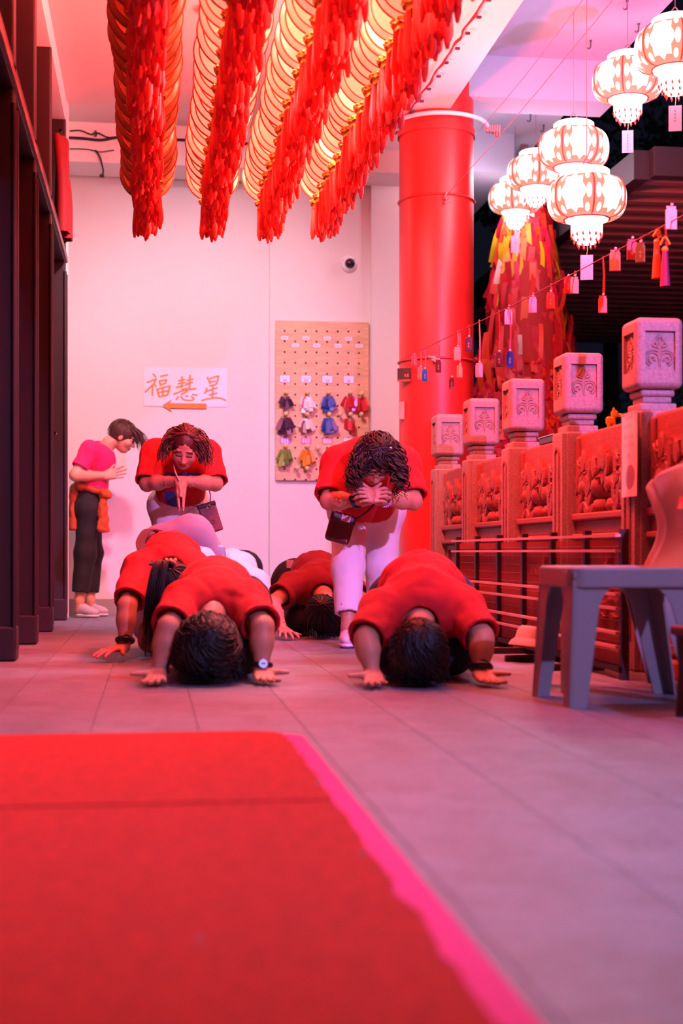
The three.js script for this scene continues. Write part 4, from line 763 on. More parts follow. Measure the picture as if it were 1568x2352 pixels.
function ribbonKnot() { return ribbonKnot.g || (ribbonKnot.g = join([new THREE.SphereGeometry(0.022, 7, 5).scale(1.2, 0.8, 0.8), new THREE.ConeGeometry(0.03, 0.07, 6).rotateZ(2.2).translate(0.035, 0.01, 0), new THREE.ConeGeometry(0.03, 0.07, 6).rotateZ(-2.2).translate(-0.035, 0.01, 0), bx(0.03, 0.09, 0.004, 0.012, -0.05, 0), bx(0.03, 0.08, 0.004, -0.016, -0.045, 0.004)])); }

// ------------------------------------------------------------------ small things on the railing and beyond
{
  const p = at(1390, 988, 6.32), t = thing('toy_dog', 'small yellow toy dog standing on the railing', 'toy', [RX - 0.005, 1.075, p.z], 0.2), y = M(0xf0a818, 0.5);
  mesh('figure', [rb(0.045, 0.04, 0.03, 0, 0.028, 0, 0.012), rb(0.03, 0.032, 0.03, 0.02, 0.06, 0, 0.01), rb(0.03, 0.016, 0.02, 0.042, 0.056, 0, 0.006), new THREE.ConeGeometry(0.008, 0.02, 6).translate(0.012, 0.084, 0.008), cyl(0.007, 0.008, 0.02, -0.014, 0.008, 0.008, 8), cyl(0.007, 0.008, 0.02, 0.014, 0.008, 0.008, 8)], y, t);
  const q = at(1145, 1045, 8.1), b = thing('toy_bird', 'small blue toy bird standing on the railing', 'toy', [RX - 0.005, 1.075, q.z], 0.3);
  mesh('figure', [ball(0.03, 0, 0.028, 0, 12, 8), new THREE.ConeGeometry(0.024, 0.07, 10).rotateZ(-0.25).translate(0.016, 0.075, 0), rb(0.03, 0.012, 0.02, -0.03, 0.03, 0, 0.004)], M(0x1a78d8, 0.5), b);
  const g = at(1240, 1020, 7.4), u = thing('glass_tray', 'dark tray with a bright steel edge on the railing', 'tray', [RX + 0.05, 1.075, -7.3], 0);
  mesh('tray', [rb(0.16, 0.035, 0.3, 0, 0.018, 0, 0.006)], M(0x2a1418, 0.3), u); mesh('edge', [bx(0.17, 0.006, 0.31, 0, 0.037, 0)], steel, u);
}
{
  const print = canvasTex(256, 512, (g, W, H) => { g.fillStyle = '#f4d4cc'; g.fillRect(0, 0, W, H); g.fillStyle = '#b8706c'; for (const [y, n, s] of [[60, 3, 30], [130, 4, 26], [180, 4, 22]]) for (let k = 0; k < n; k++) { g.fillRect(36 + k * 48, y, s, 6); g.fillRect(36 + k * 48 + s / 2 - 3, y - 10, 6, 28); g.fillRect(36 + k * 48, y + 12, s, 5); } g.beginPath(); g.moveTo(110, 240); g.lineTo(146, 240); g.lineTo(128, 290); g.fill(); g.fillStyle = '#8a5a5c'; g.beginPath(); g.ellipse(150, 390, 74, 80, 0.5, 0, 7); g.fill(); g.fillStyle = '#6a4448'; for (let k = 0; k < 16; k++) g.fillRect(96 + k * 7, 340 + (k % 4) * 12, 3, 80); });
  const t = thing('laminated_notice', 'laminated paper notice curling on the railing post', 'notice', [RX - 0.118, 0.9, -5.71], 0);
  const g = new THREE.PlaneGeometry(0.19, 0.34, 10, 2), p = g.attributes.position; for (let i = 0; i < p.count; i++) p.setZ(i, 0.012 * Math.cos(p.getX(i) * 9) + (p.getY(i) < -0.1 ? 0.02 * Math.abs(p.getX(i)) : 0)); g.computeVertexNormals(); g.rotateY(-Math.PI / 2);
  mesh('sheet', g, P(0xffffff, 0.35, { map: print, clearcoat: 0.6, side: THREE.DoubleSide }), t);
  mesh('tape', [bx(0.002, 0.02, 0.08, -0.012, 0.165, 0)], M(0xe8c8c0, 0.3), t);
}
// slatted canopy of the neighbouring court, hedge and tree in the dark
{
  const t = thing('slatted_canopy', 'dark slatted timber canopy of the next court', 'canopy', [3.75, 3.34, -10.4]);
  const brown = M(0x2c171e, 0.7), slat = M(0x8a5c62, 0.65);
  mesh('soffit', [bx(7, 0.06, 8.4, 3.5, 0.12, -4.2)], M(0x4a2c36, 0.8), t);
  const g = bx(7, 0.09, 0.1, 3.5, 0.045, 0);
  for (let k = 0; k < 28; k++) mesh('slat', g, slat, t).position.z = -0.15 - k * 0.3;
  mesh('fascia', [bx(7, 0.22, 0.12, 3.5, 0.1, 0.06)], brown, t);
  mesh('fascia', [bx(0.12, 0.22, 8.4, -0.06, 0.1, -4.2)], brown, t);
  for (const [x, z] of [[6.6, -0.4], [6.6, -7.8], [0.6, -7.9]]) mesh('post', [bx(0.16, 3.75, 0.16, x, -1.85, z)], brown, t);
}
{
  const leafMat = M(0x1c3a26, 0.7), bark = M(0x2a1f1a, 0.9), leafG = new THREE.PlaneGeometry(0.09, 0.05, 2, 1); { const p = leafG.attributes.position; for (let i = 0; i < p.count; i++) p.setZ(i, -0.25 * Math.abs(p.getX(i))); leafG.computeVertexNormals(); }
  const plant = (name, label, pos, blobs, n, trunk) => {
    const t = thing(name, label, 'tree', pos);
    mesh('trunk', trunk, bark, t);
    const inst = new THREE.InstancedMesh(leafG, leafMat, n), m = new THREE.Matrix4(), q = new THREE.Quaternion(), e = new THREE.Euler();
    for (let k = 0; k < n; k++) { const b = blobs[k % blobs.length], a = rr(0, 6.28), c = rr(-1, 1), r = Math.cbrt(rr(0.25, 1)), s = Math.sqrt(1 - c * c); e.set(rr(0, 6), rr(0, 6), rr(0, 6)); q.setFromEuler(e); const z = rr(0.7, 1.5); m.compose(V(b[0] + b[3] * r * s * Math.cos(a), b[1] + b[4] * r * c, b[2] + b[3] * r * s * Math.sin(a)), q, V(z, z, z)); inst.setMatrixAt(k, m); }
    inst.name = 'foliage'; inst.userData.kind = 'stuff'; inst.castShadow = true; t.add(inst);
  };
  plant('garden_tree', 'dark leafy garden tree rising above the slatted canopy', [6.6, -0.6, -20.2], [[-0.2, 6.9, 0, 1.5, 0.9], [1.2, 6.5, 0.4, 1.2, 0.8], [-1.4, 6.4, 0.3, 1.0, 0.7], [0, 6.0, 0.2, 1.4, 0.6]], 6500, [taper([[0, 0, 0], [0.1, 3.5, 0], [0, 6.8, 0]], [0.18, 0.07], 10, 8)]);
  plant('garden_hedge', 'dark green hedge in the shadow behind the railing', [5.0, -0.6, -15.5], [[-0.8, 1.6, 0, 1.1, 1.3], [0.5, 1.7, 0.3, 1.1, 1.4], [1.8, 1.6, 0.0, 1.1, 1.3], [3.0, 1.6, 0.3, 1.1, 1.3]], 6500, [taper([[0, 0, 0], [0.05, 1.2, 0]], [0.08, 0.04], 6, 8), taper([[1.8, 0, 0], [1.85, 1.2, 0]], [0.08, 0.04], 6, 8)]);
}

// ------------------------------------------------------------------ people: distance fields meshed with surface nets
function Field(k = 0.03) {
  const prims = [], cuts = [], subs = []; let amp = 0, freq = 1, ridge = 0, lo = V(1e9, 1e9, 1e9), hi = V(-1e9, -1e9, -1e9);
  const grow = (p, r) => { lo.min(V(p.x - r, p.y - r, p.z - r)); hi.max(V(p.x + r, p.y + r, p.z + r)); };
  const capD = (a, b, ra, rb) => { const dx = b.x - a.x, dy = b.y - a.y, dz = b.z - a.z, q = 1 / (dx * dx + dy * dy + dz * dz + 1e-9); return (x, y, z) => { const px = x - a.x, py = y - a.y, pz = z - a.z; let t = (px * dx + py * dy + pz * dz) * q; t = t < 0 ? 0 : t > 1 ? 1 : t; const ex = px - dx * t, ey = py - dy * t, ez = pz - dz * t; return Math.sqrt(ex * ex + ey * ey + ez * ez) - ra - (rb - ra) * t; }; };
  const F = {
    cap(a, b, ra, rb = ra, kk) { prims.push([capD(a, b, ra, rb), kk ?? k]); grow(a, ra); grow(b, rb); return F; },
    chain(pts, rs, kk) { for (let i = 0; i + 1 < pts.length; i++) F.cap(pts[i], pts[i + 1], rs[i], rs[i + 1], kk); return F; },
    // a capsule with its far end cut flat (sleeves, trouser legs)
    sleeve(a, b, ra, rb, kk) { const d = b.clone().sub(a).normalize(), e = b.clone(), c = capD(a, b.clone().addScaledVector(d, rb), ra, rb), n = e.dot(d); prims.push([(x, y, z) => { const u = c(x, y, z), v = x * d.x + y * d.y + z * d.z - n; return u > v ? u : v; }, kk ?? k]); grow(a, ra); grow(b, rb * 1.2); return F; },
    ell(c, r, B, kk, sign = 1) {
      const X = B ? B[0] : V(1, 0, 0), Y = B ? B[1] : V(0, 1, 0), Z = B ? B[2] : V(0, 0, 1);
      const f = (x, y, z) => { const px = x - c.x, py = y - c.y, pz = z - c.z, a = (px * X.x + py * X.y + pz * X.z) / r[0], b = (px * Y.x + py * Y.y + pz * Y.z) / r[1], g = (px * Z.x + py * Z.y + pz * Z.z) / r[2]; const k0 = Math.sqrt(a * a + b * b + g * g), k1 = Math.sqrt(a * a / r[0] / r[0] + b * b / r[1] / r[1] + g * g / r[2] / r[2]) + 1e-9; return k0 * (k0 - 1) / k1; };
      if (sign > 0) { prims.push([f, kk ?? k]); grow(c, Math.max(...r)); } else subs.push([f, kk ?? 0.006]); return F;
    },
    sub(a, b, ra, rb = ra, kk = 0.004) { subs.push([capD(a, b, ra, rb), kk]); return F; },
    cut(p, n, soft = 0) { const m = n.clone().normalize(), o = p.dot(m); cuts.push((x, y, z) => x * m.x + y * m.y + z * m.z - o); return F; },
    folds(a, f, r = 0) { amp = a; freq = f; ridge = r; return F; },
    raw(f, c, r, kk) { prims.push([f, kk ?? k]); grow(c, r); return F; },
    at(x, y, z) {
      let d = 1e9;
      for (let i = 0; i < prims.length; i++) { const q = prims[i][0](x, y, z), kk = prims[i][1]; if (q < d + kk && d < q + kk) { const h = Math.max(kk - Math.abs(d - q), 0) / kk; d = Math.min(d, q) - h * h * kk * 0.25; } else if (q < d) d = q; }
      if (amp && d < 0.04 && d > -0.04) { const n = noise3.noise(x * freq, y * freq * 0.7, z * freq), m = noise3.noise(x * freq * 2.3 + 7, y * freq * 1.6, z * freq * 2.3); d += amp * (ridge ? (1 - 2.2 * Math.abs(n)) * ridge + n * (1 - ridge) : n) + amp * 0.45 * m; }
      for (let i = 0; i < subs.length; i++) { const q = -subs[i][0](x, y, z), kk = subs[i][1]; if (q > d - kk) { const h = Math.max(kk - Math.abs(d - q), 0) / kk; d = Math.max(d, q) + h * h * kk * 0.25; } }
      for (let i = 0; i < cuts.length; i++) { const q = cuts[i](x, y, z); if (q > d) d = q; }
      return d;
    },
    geo(cell, color) { return nets(F.at, lo.clone().subScalar(0.025), hi.clone().addScalar(0.025), cell, color); },
  };
  return F;
}
function nets(f, lo, hi, c, color) {
  const nx = Math.ceil((hi.x - lo.x) / c) + 2, ny = Math.ceil((hi.y - lo.y) / c) + 2, nz = Math.ceil((hi.z - lo.z) / c) + 2;
  const val = new Float32Array(nx * ny * nz), B = 4, far = c * B * 1.05;
  for (let K = 0; K < nz; K += B) for (let Jj = 0; Jj < ny; Jj += B) for (let I = 0; I < nx; I += B) {
    const m = f(lo.x + (I + 1.5) * c, lo.y + (Jj + 1.5) * c, lo.z + (K + 1.5) * c), flat = Math.abs(m) > far * 1.6 + 0.03;
    for (let kz = K; kz < Math.min(nz, K + B); kz++) for (let j = Jj; j < Math.min(ny, Jj + B); j++) for (let i = I; i < Math.min(nx, I + B); i++) val[(kz * ny + j) * nx + i] = flat ? m : f(lo.x + i * c, lo.y + j * c, lo.z + kz * c);
  }
  const vid = new Int32Array(nx * ny * nz).fill(-1), pos = [], idx = [], off = [0, 1, nx, nx + 1, nx * ny, nx * ny + 1, nx * ny + nx, nx * ny + nx + 1];
  const E = [[0, 1], [2, 3], [4, 5], [6, 7], [0, 2], [1, 3], [4, 6], [5, 7], [0, 4], [1, 5], [2, 6], [3, 7]], P3 = [[0, 0, 0], [1, 0, 0], [0, 1, 0], [1, 1, 0], [0, 0, 1], [1, 0, 1], [0, 1, 1], [1, 1, 1]];
  for (let k = 0; k < nz - 1; k++) for (let j = 0; j < ny - 1; j++) for (let i = 0; i < nx - 1; i++) {
    const b = (k * ny + j) * nx + i; let s = 0; for (let q = 0; q < 8; q++) if (val[b + off[q]] < 0) s++;
    if (s === 0 || s === 8) continue;
    let x = 0, y = 0, z = 0, n = 0;
    for (const [p, q] of E) { const a = val[b + off[p]], e = val[b + off[q]]; if ((a < 0) !== (e < 0)) { const t = a / (a - e); x += P3[p][0] + (P3[q][0] - P3[p][0]) * t; y += P3[p][1] + (P3[q][1] - P3[p][1]) * t; z += P3[p][2] + (P3[q][2] - P3[p][2]) * t; n++; } }
    vid[b] = pos.length / 3; pos.push(lo.x + (i + x / n) * c, lo.y + (j + y / n) * c, lo.z + (k + z / n) * c);
  }
  const quad = (a, b, d, e, flip) => { if (a < 0 || b < 0 || d < 0 || e < 0) return; if (flip) idx.push(a, d, b, b, d, e); else idx.push(a, b, d, b, e, d); };
  for (let k = 1; k < nz - 1; k++) for (let j = 1; j < ny - 1; j++) for (let i = 1; i < nx - 1; i++) {
    const b = (k * ny + j) * nx + i, v = val[b] < 0;
    if (v !== val[b + 1] < 0) quad(vid[b - nx - nx * ny], vid[b - nx * ny], vid[b - nx], vid[b], !v);
    if (v !== val[b + nx] < 0) quad(vid[b - 1 - nx * ny], vid[b - 1], vid[b - nx * ny], vid[b], !v);
    if (v !== val[b + nx * ny] < 0) quad(vid[b - 1 - nx], vid[b - nx], vid[b - 1], vid[b], !v);
  }
  const g = new THREE.BufferGeometry(); g.setAttribute('position', new THREE.Float32BufferAttribute(pos, 3)); g.setIndex(idx); g.computeVertexNormals();
  if (color) { const col = new Float32Array(pos.length), cc = new THREE.Color(); for (let i = 0; i < pos.length; i += 3) { color(pos[i], pos[i + 1], pos[i + 2], cc); col[i] = cc.r; col[i + 1] = cc.g; col[i + 2] = cc.b; } g.setAttribute('color', new THREE.BufferAttribute(col, 3)); }
  return g;
}
const JX = (px, d, y) => { const p = at(px, HORIZON, d); return V(p.x, y, p.z); };
const mid = (a, b, t = 0.5) => a.clone().lerp(b, t);
const frame = (up, fwd) => { const Y = up.clone().normalize(), Z = fwd.clone().addScaledVector(Y, -fwd.dot(Y)).normalize(), X = Y.clone().cross(Z); return [X, Y, Z]; };
const loc = (o, B, x, y, z) => o.clone().addScaledVector(B[0], x).addScaledVector(B[1], y).addScaledVector(B[2], z);
const skinMat = P(0xffffff, 0.5, { vertexColors: true, sheen: 0.15, sheenRoughness: 0.6, sheenColor: C(0xffb8a0) });
const bareMerge = (list) => { const r = list.map((g) => { const n = g.toNonIndexed(); const o = new THREE.BufferGeometry(); for (const a of ['position', 'normal', 'color']) o.setAttribute(a, n.getAttribute(a)); return o; }); return mergeGeometries(r, false); };
const SKIN = new THREE.Color(0xc98d70), LIPS = new THREE.Color(0xa8483f), BROW = new THREE.Color(0x3a2420);
// a head in its own frame: x to its left, y to the crown, z out of the face
function headGeo(o, B, s = 1, skin = SKIN) {
  const F = Field(0.02), p = (x, y, z) => loc(o, B, x * s, y * s, z * s), r = (...a) => a.map((v) => v * s);
  F.ell(p(0, 0.025, -0.012), r(0.074, 0.088, 0.094), B).ell(p(0, -0.04, 0.022), r(0.056, 0.068, 0.066), B, 0.04 * s).ell(p(0, -0.085, 0.05), r(0.026, 0.022, 0.026), B, 0.03 * s);
  for (const q of [-1, 1]) F.ell(p(q * 0.036, -0.024, 0.056), r(0.026, 0.024, 0.026), B, 0.03 * s).ell(p(q * 0.03, 0.004, 0.074), r(0.0145, 0.0085, 0.0105), B, 0.008).ell(p(q * 0.0755, -0.008, -0.008), r(0.011, 0.031, 0.019), B, 0.008).ell(p(q * 0.03, 0.026, 0.076), r(0.025, 0.008, 0.012), B, 0.014);
  F.cap(p(0, 0.012, 0.083), p(0, -0.026, 0.104), 0.0085 * s, 0.013 * s, 0.014).ell(p(-0.012, -0.03, 0.094), r(0.009, 0.008, 0.01), B, 0.01).ell(p(0.012, -0.03, 0.094), r(0.009, 0.008, 0.01), B, 0.01);
  F.ell(p(0, -0.054, 0.086), r(0.023, 0.0065, 0.0095), B, 0.008).ell(p(0, -0.066, 0.083), r(0.02, 0.0075, 0.01), B, 0.008);
  for (const q of [-1, 1]) F.ell(p(q * 0.03, 0.0, 0.09), r(0.02, 0.0035, 0.006), B, 0.006, -1);
  const col = (x, y, z, c) => {
    const d = V(x, y, z).sub(o), a = d.dot(B[0]) / s, b = d.dot(B[1]) / s, g = d.dot(B[2]) / s; c.copy(skin);
    if (g > 0.06) { if (b < -0.049 && b > -0.073 && Math.abs(a) < 0.024 - Math.abs(b + 0.06) * 0.5) c.copy(LIPS); else if (Math.abs(Math.abs(a) - 0.03) < 0.02 && b > 0.0255 + 0.004 * Math.cos(a * 60) && b < 0.034) c.copy(BROW); else if (Math.abs(Math.abs(a) - 0.03) < 0.016 && Math.abs(b + 0.0005) < 0.0038) c.copy(BROW); }
  };
  return F.geo(0.0036 * s, col);
}
// a hand: wrist point, finger direction, back-of-hand normal, thumb side, finger curl (radians per joint), spread
function handGeo(w, fdir, back, thumb, { curl = 0.25, spread = 0.16, size = 1, skin = SKIN, from, tcurl = 0.3 } = {}) {
  const Z = fdir.clone().normalize(), Y = back.clone().addScaledVector(Z, -back.dot(Z)).normalize(), X = thumb.clone().addScaledVector(Z, -thumb.dot(Z)).addScaledVector(Y, -thumb.dot(Y)).normalize(), s = size;
  const F = Field(0.012), p = (x, y, z) => w.clone().addScaledVector(X, x * s).addScaledVector(Y, y * s).addScaledVector(Z, z * s);
  if (from) F.cap(from, w, 0.029 * s, 0.0255 * s, 0.02);
  const kn = [[0.029, 0.086], [0.009, 0.09], [-0.011, 0.086], [-0.03, 0.076]], len = [[0.042, 0.025, 0.02], [0.046, 0.029, 0.021], [0.043, 0.027, 0.02], [0.034, 0.02, 0.018]], rad = [0.0088, 0.009, 0.0086, 0.0076];
  for (let i = 0; i < 4; i++) {
    F.cap(p(kn[i][0] * 0.62, 0, 0.008), p(kn[i][0], 0.002, kn[i][1]), 0.0155 * s, 0.0112 * s, 0.016);
    let a = V(kn[i][0], 0.002, kn[i][1]), ang = curl * 0.55, sp = (1.5 - i) * spread, cur = p(a.x, a.y, a.z);
    for (let j = 0; j < 3; j++) { const d = V(Math.sin(sp) * Math.cos(ang), -Math.sin(ang), Math.cos(sp) * Math.cos(ang)); a = a.clone().addScaledVector(d, len[i][j]); const n = p(a.x, a.y, a.z); F.cap(cur, n, rad[i] * s * (1 - 0.08 * j), rad[i] * s * (0.94 - 0.09 * j), j ? 0.004 : 0.006); cur = n; ang += curl * (j ? 0.7 : 1); }
  }
  F.cap(p(0.012, -0.004, 0.012), p(0.038, -0.01, 0.045), 0.0165 * s, 0.0125 * s, 0.014).cap(p(0.038, -0.01, 0.045), p(0.038 + 0.028 * Math.cos(tcurl), -0.014, 0.045 + 0.03 * Math.sin(tcurl) + 0.012), 0.0118 * s, 0.0098 * s, 0.006);
  F.cap(p(0.038 + 0.028 * Math.cos(tcurl), -0.014, 0.057 + 0.03 * Math.sin(tcurl)), p(0.044 + 0.046 * Math.cos(tcurl), -0.016, 0.062 + 0.052 * Math.sin(tcurl)), 0.0098 * s, 0.0078 * s, 0.004);
  return F.geo(0.0034 * s, (x, y, z, c) => c.copy(skin));
}
const skinCol = (skin) => (x, y, z, c) => c.copy(skin);
// hair: strands that run from the crown over the skull and then fall
function strands(o, B, r, n, { crown = [0, 1, 0], len = [0.16, 0.22], wave = 0, thick = 0.004, fall = V(0, -1, 0), stiff = 0.6, keep, droop = 0.5 } = {}) {
  const out = [];
  for (let k = 0; k < n; k++) {
    const a = rr(0, 6.283), L = rr(...len), pts = []; let th = rr(0.05, 0.5), ph = a;
    const dirv = (t, f) => { const cr = V(...crown).normalize(), q = Math.abs(cr.y) < 0.9 ? V(0, 1, 0) : V(1, 0, 0), u = q.clone().cross(cr).normalize(), v = cr.clone().cross(u); return cr.clone().multiplyScalar(Math.cos(t)).addScaledVector(u, Math.sin(t) * Math.cos(f)).addScaledVector(v, Math.sin(t) * Math.sin(f)); };
    const m = 9, step = L / m / r[1], w0 = rr(0, 6.3), lift = rr(1.0, 1.1);
    let cur = null, ok = true, vel = null;
    for (let i = 0; i <= m; i++) {
      const t = th + step * i, d = dirv(t, ph + wave * 0.4 * Math.sin(i * 1.1 + w0));
      const surf = loc(o, B, d.x * r[0] * lift, d.y * r[1] * lift, d.z * r[2] * lift);
      if (t < Math.PI * droop || !cur) { vel = cur ? surf.clone().sub(cur) : null; cur = surf; }
      else { vel = vel.multiplyScalar(stiff).addScaledVector(fall, (1 - stiff) * L / m); cur = cur.clone().add(vel); }
      if (i === 4 && keep && !keep(d)) { ok = false; break; }
      const p = cur.clone(); if (wave) p.add(V(Math.sin(i * 1.3 + w0), Math.cos(i * 1.7 + w0) * 0.6, Math.cos(i * 1.1 + w0)).multiplyScalar(wave * 0.012 * i / m * 2));
      if (p.y < 0.006) p.y = 0.006 + rr(0, 0.008);
      pts.push(p);
    }
    if (ok) out.push(taper(pts, (t) => thick * (1.05 - 0.75 * t * t), 9, 4));
  }
  return out;
}
function shoeGeo(heel, toe, w = 0.046, h = 0.075) {   // running shoe upper, sole and laces
  const d = toe.clone().sub(heel); d.y = 0; const L = d.length(); d.normalize(); const X = V(0, 1, 0).cross(d), B = [X, V(0, 1, 0), d], p = (x, y, z) => loc(V(heel.x, 0, heel.z), B, x, y, z);
  const U = Field(0.03).ell(p(0, 0.04, L * 0.68), [w * 0.95, 0.036, L * 0.33], B).ell(p(0, 0.055, L * 0.22), [w * 0.82, 0.052, L * 0.24], B).cap(p(0, 0.075, L * 0.26), p(0, 0.05, L * 0.6), 0.036, 0.03).cut(p(0, 0.02, 0), V(0, -1, 0)).sub(p(0, 0.09, L * 0.2), p(0, 0.16, L * 0.18), 0.032);
  const S = Field(0.02).ell(p(0, 0.016, L * 0.68), [w * 1.02, 0.018, L * 0.34], B).ell(p(0, 0.02, L * 0.24), [w * 0.92, 0.024, L * 0.27], B).cut(p(0, 0.0, 0), V(0, -1, 0)).cut(p(0, 0.03, 0), V(0, 1, 0));
  const lace = []; for (let k = 0; k < 4; k++) lace.push(tube([p(-0.022, 0.078 - k * 0.007, L * (0.36 + k * 0.07)), p(0, 0.092 - k * 0.008, L * (0.37 + k * 0.07)), p(0.022, 0.078 - k * 0.007, L * (0.38 + k * 0.07))], 0.0035, 8, 5));
  return [U.geo(0.006), S.geo(0.006), join(lace)];
}
function addShoes(t, list, upper, sole, lace) { for (const [h, e] of list) { const [u, s, l] = shoeGeo(h, e), m = mesh('shoe', u, upper, t); mesh('sole', s, sole, m); mesh('laces', l, lace, m); } }
function bandAround(a, b, at01, r, w, mat, name, t, dial) {   // a strap around a limb
  const d = b.clone().sub(a).normalize(), c = mid(a, b, at01), g = new THREE.CylinderGeometry(r, r, w, 24, 1, true), q = new THREE.Quaternion().setFromUnitVectors(V(0, 1, 0), d);
  const m = mesh(name, [new THREE.TorusGeometry(r, w / 2, 8, 28).scale(1, 1, 1).rotateX(Math.PI / 2).applyQuaternion(q).translate(c.x, c.y, c.z)], mat, t);
  if (dial) { const n = dial[0].clone().addScaledVector(d, -dial[0].dot(d)).normalize(), qq = new THREE.Quaternion().setFromUnitVectors(V(0, 1, 0), n), p = c.clone().addScaledVector(n, r + 0.004); mesh('dial', [new THREE.CylinderGeometry(0.017, 0.018, 0.011, 20).applyQuaternion(qq).translate(p.x, p.y, p.z)], dial[1], m); }
  return m;
}

// ------------------------------------------------------------------ the people
const cloth = (hex, sheen = 0.3) => P(hex, 0.85, { sheen, sheenRoughness: 0.5, sheenColor: C(hex).lerp(C(0xffffff), 0.3), bumpMap: rep(grainBump, 40, 40), bumpScale: 0.0003 });
const redShirt = cloth(0xb80f17), redShirt2 = cloth(0xbc1018), maroonShirt = cloth(0x7c0c20), whiteTrousers = cloth(0xe9e0e6), blackCloth = cloth(0x141218), navyCloth = cloth(0x1b1d3c);
const hairBlack = P(0x0d0a0c, 0.42, { sheen: 0.3, sheenRoughness: 0.4, sheenColor: C(0x4a3a44) }), hairBrown = P(0x4a2a1e, 0.45, { sheen: 0.4, sheenRoughness: 0.4, sheenColor: C(0xa06a50) }), hairDark = P(0x2c1a18, 0.45, { sheen: 0.3, sheenRoughness: 0.4, sheenColor: C(0x8a5a50) }), hairRed = P(0x4a2220, 0.45, { sheen: 0.4, sheenRoughness: 0.4, sheenColor: C(0xb07a50) }), hairLight = P(0x8a6246, 0.5, { sheen: 0.4, sheenRoughness: 0.4, sheenColor: C(0xd0a878) });
const DOWN = V(0, -1, 0), TOCAM = V(0, 0, 1);

